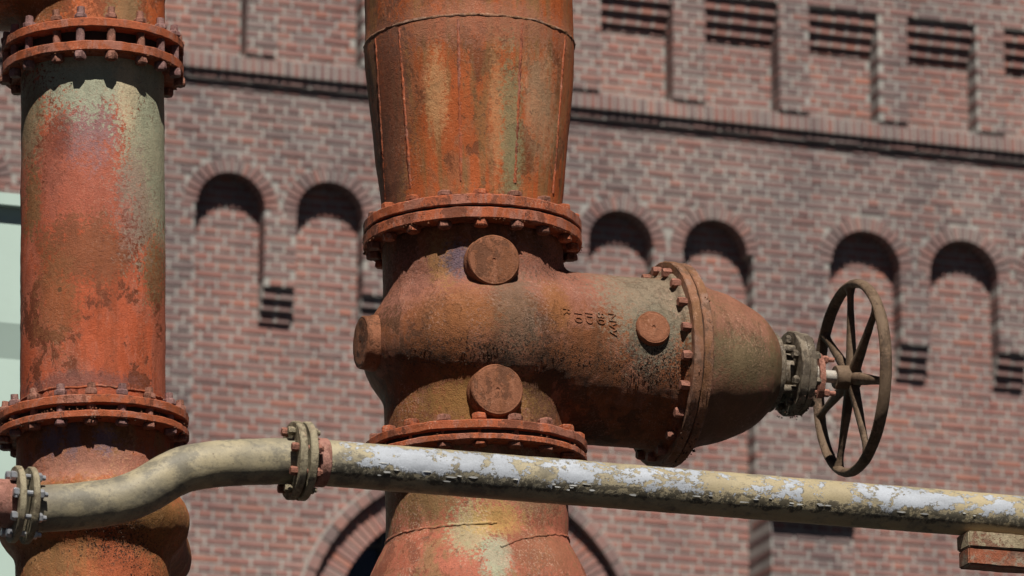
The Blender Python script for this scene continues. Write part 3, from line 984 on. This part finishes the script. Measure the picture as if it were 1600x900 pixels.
# raised foundry lettering, turned on its side, wrapped onto the casting
for (txt, X, Z0) in (('NW', 0.345, 0.078), ('80', 0.305, 0.074), ('ID', 0.265, 0.070), ('10', 0.228, 0.070), ('R', 0.190, 0.073)):
    cu = bpy.data.curves.new('lettering', 'FONT')
    cu.body = txt
    cu.size = 0.042
    cu.resolution_u = 3
    to = bpy.data.objects.new('lettering_source', cu)
    me = bpy.data.meshes.new_from_object(to)
    bpy.data.objects.remove(to)
    bm = bmesh.new(); bm.from_mesh(me)
    bmesh.ops.triangulate(bm, faces=bm.faces[:])
    bmesh.ops.subdivide_edges(bm, edges=[e for e in bm.edges if e.calc_length() > 0.008], cuts=2)
    ext = bmesh.ops.extrude_face_region(bm, geom=bm.faces[:])
    top = set(v for v in ext['geom'] if isinstance(v, bmesh.types.BMVert))
    for v in bm.verts:
        x, z = X + v.co.y * 0.9 - 0.013, Z0 - v.co.x          # reads from top to bottom
        hit = body_bvh.ray_cast(Vector((x, -1, z)), Vector((0, 1, 0)))[0]
        y = hit.y if hit else -0.3
        v.co = (x, y - (0.0034 if v in top else -0.003), z)
    bmesh.ops.recalc_face_normals(bm, faces=bm.faces[:])
    bm.to_mesh(me); bm.free()
    me.materials.clear(); me.materials.append(M_VALVE)
    link('lettering', me, GV)

# stem flange pair, bonnet, gland, stem
RF = 0.313
plate('bonnet_flange', 0.20, RF, 0.588, 0.617, M_FLANGE_DIM, GV, 'X', 160, seed=5, amp2=0.0015)
plate('gasket', 0.20, RF - 0.008, 0.616, 0.622, M_GAP, GV, 'X', 80)
plate('bonnet_flange', 0.18, RF - 0.002, 0.621, 0.650, M_FLANGE_DIM, GV, 'X', 160, seed=6, amp2=0.0015)
bl = [bolt_mesh('bolt', 0.0155, 0.588, 0.650, 0.028, 0.007, 0.010, 0.0, M_BOLT, i) for i in range(3)]
for b_ in bl:
    for v in b_.vertices: v.co.z -= 0.588
bolts(GV, bl, 20, 0.283, radians(9), 'X', 0.588)
prof = smooth_prof([(0.268, 0.648), (0.262, 0.665), (0.252, 0.70), (0.240, 0.735), (0.225, 0.794), (0.188, 0.872), (0.156, 0.915), (0.114, 0.948), (0.06, 0.964)], 10)
V, F = lathe(prof, 110, 'X')
V = rough(V, 0.002, 12, 0.0008, 60, 8)
link('bonnet', mesh('bonnet', V, F, M_BONNET, True, 50), GV)
# casting seam along the bonnet
path = []
for (r, x) in prof[6:-14]:
    a = radians(-6 + 5 * sin((x - 0.65) * 9))
    path.append((x, -(r + 0.0005) * cos(a), (r + 0.0005) * sin(a) + 0.025 - (x - .65) * 0.2))
# neck and gland
V, F = lathe(resample([(0.06, 0.93), (0.118, 0.93), (0.122, 0.936), (0.122, 0.955), (0.118, 0.960), (0.066, 0.962), (0.062, 1.02)], 0.01), 64, 'X')
link('bonnet_neck', mesh('bonnet_neck', rough(V, 0.002, 40), F, M_GLAND, True, 35), GV)
plate('gland_flange', 0.05, 0.131, 1.008, 1.034, M_GLAND, GV, 'X', 80, seed=9, amp=0.002, step=0.01)
plate('gland_flange', 0.03, 0.126, 1.037, 1.060, M_GLAND, GV, 'X', 80, seed=10, amp=0.002, step=0.01)
bl = [bolt_mesh('bolt', 0.0135, 0, 0.056, 0.016, 0.014, 0.0085, 0.004, M_GLAND, 20 + i) for i in range(3)]
bolts(GV, bl, 8, 0.104, radians(20), 'X', 1.006)
spm = bpy.data.meshes.new('spacer')
V, F = cyl_between((0, 0, 0), (0, 0, 0.062), 0.015, 0.013, 12)
spm = mesh('spacer', V, F, M_GLAND)
bolts(GV, [spm], 4, 0.088, radians(42), 'X', 0.95, name='spacer')
plate('packing_ring', 0.019, 0.072, 1.060, 1.078, M_FOLLOW, GV, 'X', 60, seed=11, amp=0.003, step=0.008)
plate('packing_ring', 0.018, 0.034, 1.076, 1.106, M_STEM, GV, 'X', 40, seed=11, amp=0.001, step=0.008)
# two-bolt follower plate, an upright oval
V, F = [], []
nn = 40
for x in (1.104, 1.122):
    for k in range(nn):
        a = 2 * pi * k / nn
        V.append((x, 0.040 * cos(a) * (1 - 0.25 * sin(a) ** 2), 0.071 * sin(a)))
for k in range(nn): F.append((k, (k + 1) % nn, nn + (k + 1) % nn, nn + k))
F += [tuple(reversed(range(nn))), tuple(range(nn, 2 * nn))]
link('gland_follower', mesh('gland_follower', rough(V, 0.002, 60), F, M_FOLLOW, True, 35), GV)
bl = [bolt_mesh('gland_bolt', 0.0125, 0, 0.05, 0.012, 0.018, 0.008, 0.02, M_FOLLOW, 30)]
for s in (-1, 1):
    o = link('gland_bolt', bl[0], GV); o.location = (1.078, 0, 0.053 * s); o.rotation_euler = (0, pi / 2, 0)
V, F = lathe(resample([(0.0, 1.05), (0.0185, 1.05), (0.0195, 1.10), (0.0195, 1.19), (0.013, 1.192), (0.013, 1.255), (0.0, 1.256)], 0.01), 24, 'X')
link('stem', mesh('stem', V, F, M_STEM, True, 35), GV)
# handwheel: rim with spokes and hub below it
XW, RW = 1.223, 0.291
V, F = [], []
nr, ns = 120, 16
for k in range(nr):
    a = 2 * pi * k / nr
    for j in range(ns):
        b = 2 * pi * j / ns
        r = RW + 0.0140 * cos(b)
        V.append((XW + 0.0195 * sin(b) * (1 - 0.15 * abs(cos(b))), r * sin(a), r * cos(a)))
for k in range(nr):
    for j in range(ns):
        F.append((k * ns + j, k * ns + (j + 1) % ns, ((k + 1) % nr) * ns + (j + 1) % ns, ((k + 1) % nr) * ns + j))
wheel = link('handwheel', mesh('handwheel', rough(V, 0.0012, 30), F, M_WHEEL, True, 60), GV)
V, F = lathe(resample([(0.02, XW - 0.056), (0.034, XW - 0.056), (0.037, XW - 0.052), (0.038, XW - 0.01), (0.044, XW), (0.038, XW + 0.018), (0.030, XW + 0.024), (0.013, XW + 0.024)], 0.006), 40, 'X')
link('hub', mesh('hub', rough(V, 0.0012, 50), F, M_WHEEL, True, 35), wheel)
for i in range(7):
    a = radians(-16 + 360 / 7 * i)       # from the near side, counter-clockwise as seen
    d = Vector((0, -cos(a), sin(a)))
    path = [Vector((XW, 0, 0)) + d * r for r in np.linspace(0.022, RW - 0.006, 12)]

    def rr(t, b, d=d):
        w = 0.0225 - 0.0100 * min(1, t * 1.3) + 0.008 * max(0, (t - 0.85) / 0.15) ** 2
        return w * (1 - 0.22 * abs(sin(b)) ** 2)
    V, F = tube(path, rr, 14, True, Vector((1, 0, 0)))
    link('spoke', mesh('spoke', rough(V, 0.0008, 50), F, M_WHEEL, True, 60), wheel)

wheel.matrix_local = Matrix.Translation((XW, 0, 0)) @ Matrix.Rotation(radians(-2.0), 4, 'Z') @ Matrix.Translation((-XW, 0, 0))
# bolts of the two horizontal joints belong to the pipes above and below
def chips(name, parent, pts, m, smin_, smax_, seed=0):
    """loose scale: many little lumps clinging at the given points, one mesh"""
    rr_ = random.Random(seed)
    V, F = [], []
    for (p, nrm) in pts:
        p = Vector(p)
        sz = rr_.uniform(smin_, smax_) * (1.6 if rr_.random() < 0.12 else 1)
        q = Matrix.Rotation(rr_.uniform(0, 6), 3, 'X') @ Matrix.Rotation(rr_.uniform(0, 6), 3, 'Z')
        b = len(V)
        for d in ((1, 0, 0), (-1, 0, 0), (0, 1, 0), (0, -1, 0), (0, 0, 1), (0, 0, -1)):
            V.append(p + (q @ Vector(d)) * sz * rr_.uniform(0.5, 1.1))
        F += [(b + 4, b, b + 2), (b + 4, b + 2, b + 1), (b + 4, b + 1, b + 3), (b + 4, b + 3, b), (b + 5, b + 2, b), (b + 5, b + 1, b + 2), (b + 5, b + 3, b + 1), (b + 5, b, b + 3)]
    return tag(link(name, mesh(name, V, F, m, False), parent), kind='stuff')


def ring_pts(r0, r1, z0, z1, n, axis='Z', a0=0.0, a1=2 * pi, clump=6, seed=0):
    rr_ = random.Random(seed)
    out = []
    for i in range(n):
        a = rr_.uniform(a0, a1)
        if noise.noise(Vector((cos(a) * clump, sin(a) * clump, seed))) < rr_.uniform(-0.35, 0.25): continue
        r, z = rr_.uniform(r0, r1), rr_.uniform(z0, z1)
        p = (r * sin(a), -r * cos(a), z) if axis == 'Z' else (z, r * sin(a), r * cos(a))
        out.append((p, None))
    return out


M_SCALE = rust('black_scale', [(0.018, 0.012, 0.009), (0.035, 0.020, 0.013), (0.06, 0.03, 0.018)], scale=30)
M_SCALEB = rust('brown_scale', [(0.06, 0.03, 0.018), (0.14, 0.055, 0.028), (0.19, 0.075, 0.038)], scale=30)
rr0 = random.Random(3)
pts = []
for (x0, x1, zc_, zs, n) in ((-0.30, 0.58, -0.085, 0.022, 520), (0.40, 0.585, -0.075, 0.045, 420), (-0.30, 0.0, -0.10, 0.02, 160), (0.12, 0.26, 0.225, 0.03, 90)):
    for i in range(n):
        x, z = rr0.uniform(x0, x1), rr0.gauss(zc_, zs)
        if noise.noise(Vector((x * 9, z * 14, 4))) < -0.12: continue
        h_ = body_bvh.ray_cast(Vector((x, -1, z)), Vector((0, 1, 0)))
        if h_[0]: pts.append((h_[0], None))
chips('rust_scale', GV, pts, M_SCALE, 0.0012, 0.0030, 5)
chips('rust_scale', GV, ring_pts(0.315, 0.331, zt0 - 0.006, zt0 + 0.001, 300, seed=1), M_SCALEB, 0.0015, 0.0045, 6)
chips('rust_scale', GV, ring_pts(RF - 0.005, RF + 0.002, 0.588, 0.65, 240, 'X', seed=2), M_SCALEB, 0.001, 0.0035, 7)
chips('rust_scale', GV, ring_pts(RF - 0.012, RF + 0.006, 0.585, 0.65, 120, 'X', pi * 0.8, pi * 1.25, seed=3), M_SCALE, 0.002, 0.006, 8)
chips('rust_scale', GV, ring_pts(0.122, 0.138, 1.0, 1.06, 130, 'X', pi * 0.7, pi * 1.3, seed=4), M_SCALE, 0.0015, 0.004, 9)

# ================================================================== tapered pipe above the valve
TP = empty('tapered_pipe', OM + (Matrix.Rotation(LEANM, 4, 'Y') @ Vector((0, 0, zm(351)))), 0, LEANM)
tag(TP, 'rust orange tapered pipe with upright weld seams rising above the gate valve', 'pipe')
zz = lambda row: zm(row) - zm(351)
rp = [(0.255, zz(362)), (141 / PM, zz(352)), (142 / PM, zz(325)), (149.5 / PM, zz(262)), (156.5 / PM, zz(200)), (163 / PM, zz(140)), (166.5 / PM, zz(100)), (167.3 / PM, zz(78)), (166 / PM, zz(60)), (165.5 / PM, zz(0)), (165 / PM, zz(-1400)), (0.30, zz(-1400))]
pr = resample(rp, 0.018)
V, F = lathe(pr, 150)
V = rough(V, 0.0022, 9, 0.0009, 60, 12)
link('shell', mesh('shell', V, F, M_CONE, True, 40), TP)
rad_at = lambda z: np.interp(z, [b for a, b in rp[:-1]], [a for a, b in rp[:-1]])


def bead(path, r, name, parent, m, seed=0, n=8):
    path = [(x * (1 - 0.55 * r / hypot(x, y)), y * (1 - 0.55 * r / hypot(x, y)), z) for (x, y, z) in path]      # half sunk into the plate
    r *= 1.25
    V, F = tube(path, lambda t, b: r * (0.75 + 0.5 * noise.noise(Vector((t * 90, b, seed)))), n, True, Vector((0.3, 0.2, 1)) if abs((Vector(path[-1]) - Vector(path[0])).normalized().z) < 0.9 else Vector((0, 1, 0)))
    return link(name, mesh(name, V, F, m, True, 70), parent)


for px_top, px_bot in ((587, 605), (625, 645), (718, 724), (818, 808), (886, 868)):
    path = []
    for z in np.linspace(zz(82), zz(322), 60):
        t = (z - zz(322)) / (zz(82) - zz(322))
        r = rad_at(z)
        dx = ((px_top - 734.5) * t + (px_bot - 740) * (1 - t)) / PM
        dx = max(-r * .99, min(r * .99, dx))
        path.append((dx, -sqrt(r * r - dx * dx), z))
    bead(path, 0.0065, 'weld_seam', TP, M_FLANGE, px_top)
ringp = [((rad_at(zz(75)) + 0.001) * sin(a), -(rad_at(zz(75)) + 0.001) * cos(a), zz(75) + 0.003 * noise.noise(Vector((3 * sin(a), 3 * cos(a), 0)))) for a in np.linspace(0, 2 * pi, 260)]
bead(ringp, 0.0055, 'weld_ring', TP, M_FLANGE_DIM, 4)
# doubler patch above the ring
plate('flange', 0.24, 172 / PM, zz(367), zz(351), M_FLANGE, TP, seed=14, amp2=0.002)
ringp = [((0.292) * sin(a), -(0.292) * cos(a), zz(348)) for a in np.linspace(0, 2 * pi, 200)]
bead(ringp, 0.007, 'weld_ring', TP, M_FLANGE, 5)
plate('gasket', 0.24, 168 / PM, zz(371.4), zz(366.6), M_GAP, TP, n=90, amp=0.003)
z0, z1 = zz(388), zz(351)
bl = [bolt_mesh('bolt', 0.022, z0, z1, 0.021, 0.019, 0.013, 0.0, M_BOLT if i % 3 else M_FLANGE, 40 + i) for i in range(4)]
bolts(TP, bl, 18, 0.303, radians(5))

chips('rust_scale', TP, ring_pts(0.315, 0.332, z0 + 0.018, z0 + 0.024, 260, seed=11), M_SCALEB, 0.001, 0.003, 12)
# ================================================================== riser below the valve
RP = empty('riser_pipe', OM + (Matrix.Rotation(LEANM, 4, 'Y') @ Vector((0, 0, zm(718)))), 0, LEANM)
tag(RP, 'pinkish rusty riser pipe with pale green patch, flaring out below the gate valve', 'pipe')
zr = lambda row: zm(row) - zm(718)
plate('flange', 0.24, 173 / PM, zr(728), 0, M_FLANGE, RP, seed=21, amp2=0.002)
plate('gasket', 0.24, 164 / PM, -0.002, zr(709), M_GAP, RP, n=90, amp=0.004)
rp2 = [(0.25, zr(722)), (142.5 / PM, zr(728)), (141.5 / PM, zr(845)), (143 / PM, zr(853)), (153 / PM, zr(872)), (165 / PM, zr(896)), (175 / PM, zr(925)), (182 / PM, zr(970)), (184 / PM, zr(1030)), (0.35, -OM.z - zm(718) + 0.03)]
V, F = lathe(resample(rp2[:-1], 0.018) + resample(rp2[-2:], 0.3)[1:], 140)
V = rough(V, 0.0022, 9, 0.001, 60, 22)
link('shell', mesh('shell', V, F, M_RISER, True, 40), RP)
ringp = [(0.2735 * sin(a), -0.2735 * cos(a), zr(850) + 0.004 * noise.noise(Vector((3 * sin(a), 3 * cos(a), 5)))) for a in np.linspace(-2 * pi + 1.6, 0.22, 240)]
bead(ringp, 0.0055, 'weld_ring', RP, M_RISER, 6)
path = []
for t in np.linspace(0, 1, 70):
    a = radians(13 + 78 * t)
    z = zr(np.interp(degrees(a), [13, 22, 35, 55, 80, 91], [890, 878, 867, 856, 846, 850]) + 2 * noise.noise(Vector((t * 14, 0, 2))))
    r = float(np.interp(-z, [-q[1] for q in rp2], [q[0] for q in rp2])) + 0.001
    path.append((r * sin(a), -r * cos(a), z))
bead(path, 0.005, 'weld_seam', RP, M_RISER, 9)
z0, z1 = zr(728), zr(696)
bl = [bolt_mesh('bolt', 0.023, z0, z1, 0.014, 0.022, 0.012, 0.0, M_BOLT if i % 3 else M_FLANGE, 50 + i) for i in range(4)]
bolts(RP, bl, 18, 0.304, radians(2.5))

chips('rust_scale', RP, ring_pts(0.300, 0.330, -0.001, 0.006, 420, seed=13), M_SCALEB, 0.001, 0.0035, 14)
# ================================================================== left line
LP = empty('straight_pipe', OL, 0, LEANL)
tag(LP, 'straight rusty orange pipe with faded grey green paint near its upper flange', 'pipe')
zu0, zu1 = zl(122), zl(107)
V, F = lathe(resample([(0.20, -0.02), (113.5 / PL, -0.012), (113.2 / PL, 0.0), (113.0 / PL, zu0 + 0.005), (0.2, zu0 + 0.006)], 0.018), 140)
V = rough(V, 0.0018, 9, 0.0011, 60, 31)
link('shell', mesh('shell', V, F, M_LEFT, True, 40), LP)
plate('flange', 0.19, 144 / PL, zu0, zu1, M_FLANGE, LP, seed=32, amp2=0.0015)
plate('flange', 0.19, 149 / PL, zl(666), 0.0, M_FLANGE, LP, seed=33, amp2=0.0015)
ringp = [(0.2125 * sin(a), -0.2125 * cos(a), zl(632) + 0.004 * noise.noise(Vector((3 * sin(a), 3 * cos(a), 9)))) for a in np.linspace(0, 2 * pi, 200)]
bead(ringp, 0.004, 'weld_ring', LP, M_FLANGE, 7)
bl = [bolt_mesh('bolt', 0.019, zl(688), 0.0, 0.016, 0.020, 0.0125, 0.017, M_BOLT_PURPLE if i % 2 else M_BOLT, 60 + i) for i in range(4)]
bolts(LP, bl, 18, 0.256, radians(3.5))
plate('gasket', 0.19, 134 / PL, zl(677), zl(664), M_GAP, LP, n=90, amp=0.004)


chips('rust_scale', LP, ring_pts(0.250, 0.277, zl(676) - 0.001, zl(676) + 0.008, 520, seed=15), M_SCALEB, 0.0015, 0.0045, 16)
chips('rust_scale', LP, ring_pts(0.252, 0.270, zu0 - 0.006, zu0 + 0.002, 260, seed=17), M_SCALEB, 0.0015, 0.005, 18)


def f_small(x, y, z, zlo, zhi):
    rho = np.sqrt(x * x + y * y)
    neck = np.maximum(rho - 0.222, np.maximum(z - zhi, zlo - z))
    a, b, c = 0.275, 0.275, 0.165
    q = np.sqrt((x / a) ** 2 + (y / b) ** 2 + (z / c) ** 2)
    g = np.sqrt((x / a ** 2) ** 2 + (y / b ** 2) ** 2 + (z / c ** 2) ** 2) + 1e-9
    ell = q * (q - 1) / g
    hor = np.maximum(np.sqrt((x / 1.62) ** 2 + z * z) - 0.158, np.maximum(-y, y - 0.5))
    return smin(smin(ell, hor, 0.03), neck, 0.022)


zc = zl(818)
VL = empty('rusty_valve', OL + (Matrix.Rotation(LEANL, 4, 'Y') @ Vector((0, 0, zc))), 0, LEANL)
tag(VL, 'rusty bulging valve body under the lower flange of the straight pipe, behind the bent pipe', 'valve')
zhi = zl(688) - zc + 0.005
V, F = surface_nets(lambda x, y, z: f_small(x, y, z, -0.34, zhi), (-0.33, -0.33, -0.36), (0.33, 0.54, zhi + 0.03), 0.0095)
V = rough(V, 0.0022, 14, 0.0011, 55, 41)
vsm = mesh('body', V, F, M_LVALVE, True, 60)
link('body', vsm, VL)
plate('flange', 0.19, 149 / PL, zl(688) - zc, zl(676.5) - zc, M_FLANGE, VL, seed=42, amp2=0.0015)
plate('flange', 0.19, 149 / PL, -0.36, -0.335, M_FLANGE, VL, seed=43)
V, F = lathe([(0.2, -0.33), (0.21, -0.36), (0.21, -(OL.z + zc) + 0.03)], 48)
link('lower_pipe', mesh('lower_pipe', V, F, M_LVALVE), VL)

zc2 = zl(-45)
VU = empty('rusty_valve', OL + (Matrix.Rotation(LEANL, 4, 'Y') @ Vector((0, 0, zc2))), 0, LEANL)
tag(VU, 'bright orange rusty valve neck bolted on top of the straight pipe at the upper edge', 'valve')
zlo2 = zl(72) - zc2 - 0.005


def f_upper(x, y, z):
    neck = np.maximum(np.sqrt(x * x + y * y) - 0.214, np.maximum(z - 0.26, zlo2 - z))
    a, b, c = 0.225, 0.305, 0.170
    q = np.sqrt((x / a) ** 2 + (y / b) ** 2 + (z / c) ** 2)
    g = np.sqrt((x / a ** 2) ** 2 + (y / b ** 2) ** 2 + (z / c ** 2) ** 2) + 1e-9
    hor = np.maximum(np.sqrt((y * 0.6) ** 2 + z * z) - 0.160, np.maximum(x, -0.5 - x))
    return smin(smin(q * (q - 1) / g, hor, 0.03), neck, 0.03)


V, F = surface_nets(f_upper, (-0.54, -0.34, zlo2 - 0.03), (0.30, 0.34, 0.29), 0.0095)
V = rough(V, 0.0022, 14, 0.0012, 55, 45)
link('body', mesh('body', V, F, M_UVALVE, True, 60), VU)
plate('flange', 0.19, 144 / PL, zl(86) - zc2, zl(72) - zc2, M_FLANGE, VU, seed=46, amp2=0.0015)
z0, z1 = zu0 + zl(652) * 0 - zc2, zl(72) - zc2
bl = [bolt_mesh('bolt', 0.019, z0, z1, 0.024, 0.017, 0.0125, 0.020, M_BOLT if i % 3 else M_BOLT_PURPLE, 70 + i) for i in range(4)]
bolts(VU, bl, 18, 0.249, radians(-2.7))
plate('gasket', 0.19, 120 / PL, zu1 - zc2 - 0.004, zl(86) - zc2 + 0.004, M_GAP, VU, n=90)
V, F = lathe([(0.2, 0.25), (0.226, 0.25), (0.226, 2.5), (0.2, 2.5)], 48)
link('upper_pipe', mesh('upper_pipe', V, F, M_UVALVE), VU)

pts = []
rr0 = random.Random(9)
vs_bvh = BVHTree.FromPolygons([v.co[:] for v in vsm.vertices], [tuple(p.vertices) for p in vsm.polygons])
for (x0, x1, zc_, zs, n) in ((-0.20, 0.16, -0.09, 0.035, 150), (0.04, 0.16, -0.095, 0.03, 320), (0.12, 0.2, -0.16, 0.03, 80)):
    for i in range(n):
        x, z = rr0.uniform(x0, x1), rr0.gauss(zc_, zs)
        h_ = vs_bvh.ray_cast(Vector((x, -1, z)), Vector((0, 1, 0)))
        if h_[0]: pts.append((h_[0], None))
chips('rust_scale', VL, pts, M_SCALE, 0.001, 0.0028, 19)
chips('rust_scale', VL, ring_pts(0.262, 0.280, zl(688) - zc - 0.006, zl(688) - zc + 0.002, 260, seed=20), M_SCALE, 0.0015, 0.005, 21)

# ================================================================== thin painted pipe in front
YS = 13.84                                 # depth of the thin pipe where it crosses pixel column 742


def sline(px):
    """depth of the thin pipe's upright plane (parallel to the wall) at a pixel column"""
    Y = YS
    for _ in range(6):
        x = at(px, 740, Y).x - at(742, 740, YS).x
        Y = YS + x * tan(PSI)
    return Y


def spt(px, py): return at(px, py, sline(px))


RS = 0.0648
pA = spt(483, 721.4)
pB = spt(1560, 806.7)
axs = pB - pA
dirx = axs.normalized()
SP = bpy.data.objects.new('straight_pipe', None); SP.empty_display_size = 0.1
COL.objects.link(SP)
yv = Vector((0, 0, 1)).cross(dirx).normalized(); zv = dirx.cross(yv)
SP.matrix_world = Matrix.Translation(pA) @ Matrix((dirx, yv, zv)).transposed().to_4x4()
tag(SP, 'thin horizontal cream pipe with peeling white paint crossing in front of the brick wall', 'pipe')
LEN = axs.length * 1.6
V, F = tube([(x, 0, 0) for x in np.linspace(0.0, LEN, 260)], RS, 48, True)
V = rough(V, 0.0008, 20, 0.0006, 70, 51)
link('shell', mesh('shell', V, F, M_PEEL, True, 60), SP)
plate('collar', 0.05, RS + 0.004, 0.012, 0.048, M_REDPIPE, SP, 'X', 48, seed=52, amp=0.0015, step=0.006)
plate('flange', 0.04, 0.111, -0.026, -0.004, M_CREAMF, SP, 'X', 90, seed=53, amp=0.0012, step=0.006)
bl = [bolt_mesh('bolt', 0.013, 0, 0.054, 0.02, 0.012, 0.008, 0.006, m_, 80 + i) for i, m_ in enumerate((M_BOLT, M_CREAMF, M_BOLT))]
bolts(SP, bl, 8, 0.086, radians(12), 'X', -0.056)
# curled flakes lifting from the lower edge of the white coat
V, F = [], []
for i in range(34):
    x = random.uniform(0.15, 2.1)
    a = radians(random.gauss(-20, 6))
    w, h_ = random.uniform(0.010, 0.034), random.uniform(0.003, 0.007)
    lift = random.uniform(0.1, 0.45)
    b = len(V)
    for k in range(6):                      # an irregular curled chip
        th = 2 * pi * k / 6
        u_, s_ = 0.5 * w * cos(th) * random.uniform(0.6, 1.2), (0.5 + 0.5 * sin(th) * random.uniform(0.6, 1.1))
        rad_ = RS + 0.001 + lift * 0.005 * s_ * s_
        aa = a - s_ * h_ / RS
        V.append((x + u_, -rad_ * cos(aa), rad_ * sin(aa)))
    F += [(b, b + 1, b + 2, b + 3), (b, b + 3, b + 4, b + 5)]
tag(link('paint_flake', mesh('paint_flake', V, F, M_FLAKE, True, 80), SP), kind='stuff')

BP = empty('bent_pipe', spt(300, 740), 0, 0)
tag(BP, 'short bent cream pipe with a shallow S curve between two small flanges', 'pipe')
o0 = spt(300, 740)
ctl = [(458, 720.5), (440, 720.5), (415, 721), (385, 722), (350, 724), (318, 727.5), (292, 732.5), (269, 741.5), (248, 753.5), (227, 766), (204, 776), (178, 783.5), (140, 789), (100, 793), (60, 794.5), (40, 794)]
cp = smooth_prof([tuple(spt(x, y) - o0) for (x, y) in ctl], 6)
V, F = tube(cp, RS * 1.0, 44, True)
V = rough(V, 0.0012, 20, 0.0006, 70, 55)
link('shell', mesh('shell', V, F, M_CREAM, True, 60), BP)


def joint(parent, base, c, d, R, plates, m, mb, nb, a0, bolt_r=0.012, seed=0):
    """flange plates square to direction d round the point c"""
    q = Vector(d).to_track_quat('X', 'Z')
    M = Matrix.Translation(Vector(c) - base) @ q.to_matrix().to_4x4()
    lo, hi = min(p[0] for p in plates), max(p[1] for p in plates)
    for i, (x0, x1) in enumerate(plates):
        o = plate('flange', 0.04, R, x0, x1, m, parent, 'X', 90, seed=seed + i, amp=0.0012, step=0.006)
        o.data.transform(M)
    if nb:
        bme = [bolt_mesh('bolt', bolt_r, 0, hi - lo, 0.016, 0.014, 0.008, 0.010, mb, seed + k) for k in range(2)]
        for i in range(nb):
            a = a0 + 2 * pi * i / nb
            o = link('bolt', bme[i % 2], parent)
            o.matrix_local = M @ Matrix.Translation((lo, R * 0.79 * sin(a), R * 0.79 * cos(a))) @ Matrix.Rotation(pi / 2, 4, 'Y')


d1 = (spt(452, 721) - spt(470, 721)) * -1
joint(BP, o0, pA - dirx * 0.045, dirx, 0.111, [(-0.011, 0.011)], M_CREAMF, M_BOLT, 0, 0, seed=90)
plate_c = spt(34, 789)
dl = (spt(60, 792) - spt(10, 788)).normalized()
joint(BP, o0, plate_c, dl, 0.106, [(-0.028, -0.010), (0.010, 0.028)], M_CREAMF, M_ZINC, 8, radians(10), 0.0135, seed=95)

RD = empty('red_pipe', spt(20, 789), 0, 0)
tag(RD, 'pinkish red thin pipe end entering at the left edge, bolted to the bent pipe', 'pipe')
V, F = tube([tuple(plate_c + dl * t - spt(20, 789)) for t in np.linspace(-3.5, -0.006, 120)], RS * 1.02, 40, True)
link('shell', mesh('shell', rough(V, 0.0012, 20), F, M_REDPIPE, True, 60), RD)

# ================================================================== beam that carries the thin pipe
bl0 = at(1513, 829, sline(1515) - 0.068)
SB = empty('support_beam', bl0, PSI, 0)
tag(SB, 'short end of a rusty steel support beam with tan and red paint under the thin pipe', 'beam')
V, F = [], []
LB = 2.4


def rough_box(x0, x1, y0, y1, z0, z1, amp, seed, step=0.012):
    bm = bmesh.new()
    V, F = box_vf(x0, x1, y0, y1, z0, z1)
    vs = [bm.verts.new(v) for v in V]
    for f in F: bm.faces.new([vs[i] for i in f])
    bmesh.ops.bevel(bm, geom=bm.edges[:], offset=0.004, segments=2, affect='EDGES')
    n = int((x1 - x0) / 0.02)
    for i in range(1, n):
        bmesh.ops.bisect_plane(bm, geom=bm.verts[:] + bm.edges[:] + bm.faces[:], plane_co=(x0 + (x1 - x0) * i / n, 0, 0), plane_no=(1, 0, 0))
    me = bpy.data.meshes.new('b')
    for v, c in zip(bm.verts, rough([v.co for v in bm.verts], amp, 40, amp, 12, seed)): v.co = c
    bm.to_mesh(me); bm.free()
    me.shade_smooth(); me.set_sharp_from_angle(angle=radians(40))
    return me


me = rough_box(0, LB, 0.0, 0.085, -0.046, 0.0, 0.002, 61); me.materials.append(M_BEAM); link('upper_flange', me, SB)
me = rough_box(0.002, LB, 0.005, 0.080, -0.098, -0.047, 0.002, 62); me.materials.append(M_BEAMRED); link('lower_flange', me, SB)
V, F = box_vf(LB - 0.3, LB - 0.18, 0.0, 0.08, -bl0.z + 0.001, -0.105)
link('post', mesh('post', V, F, M_BEAM, False), SB)

# ================================================================== pale green steel housing behind the left pipe
YH = 20.0
hp = at(128, 300, YH)
SH = empty('steel_housing', hp, PSI, 0)
tag(SH, 'pale mint green painted steel housing between the left pipe and the brick wall', 'housing')
hz = lambda row: at(0, row, YH).z - hp.z
V, F = [], []
for x in (-3.0, 0.0):
    V += [(x, 0.0, hz(322)), (x, 0.0, hz(514)), (x, 0.040, hz(566)), (x, 0.040, -hp.z + 0.001), (x, 1.6, -hp.z + 0.001), (x, 1.6, hz(322))]
F = [(i, (i + 1) % 6, 6 + (i + 1) % 6, 6 + i) for i in range(6)] + [(5, 4, 3, 2, 1, 0), (6, 7, 8, 9, 10, 11)]
link('panel', mesh('panel', V, F, M_MINT, False), SH)
V, F = box_vf(-3.04, 0.04, -0.05, 1.64, hz(336), hz(318))
link('top_rim', mesh('top_rim', V, F, M_MINT, False), SH)
V, F = box_vf(-0.40, -0.36, 0.034, 0.05, -hp.z + 0.001, hz(568))
link('batten', mesh('batten', V, F, M_MINT, False), SH)
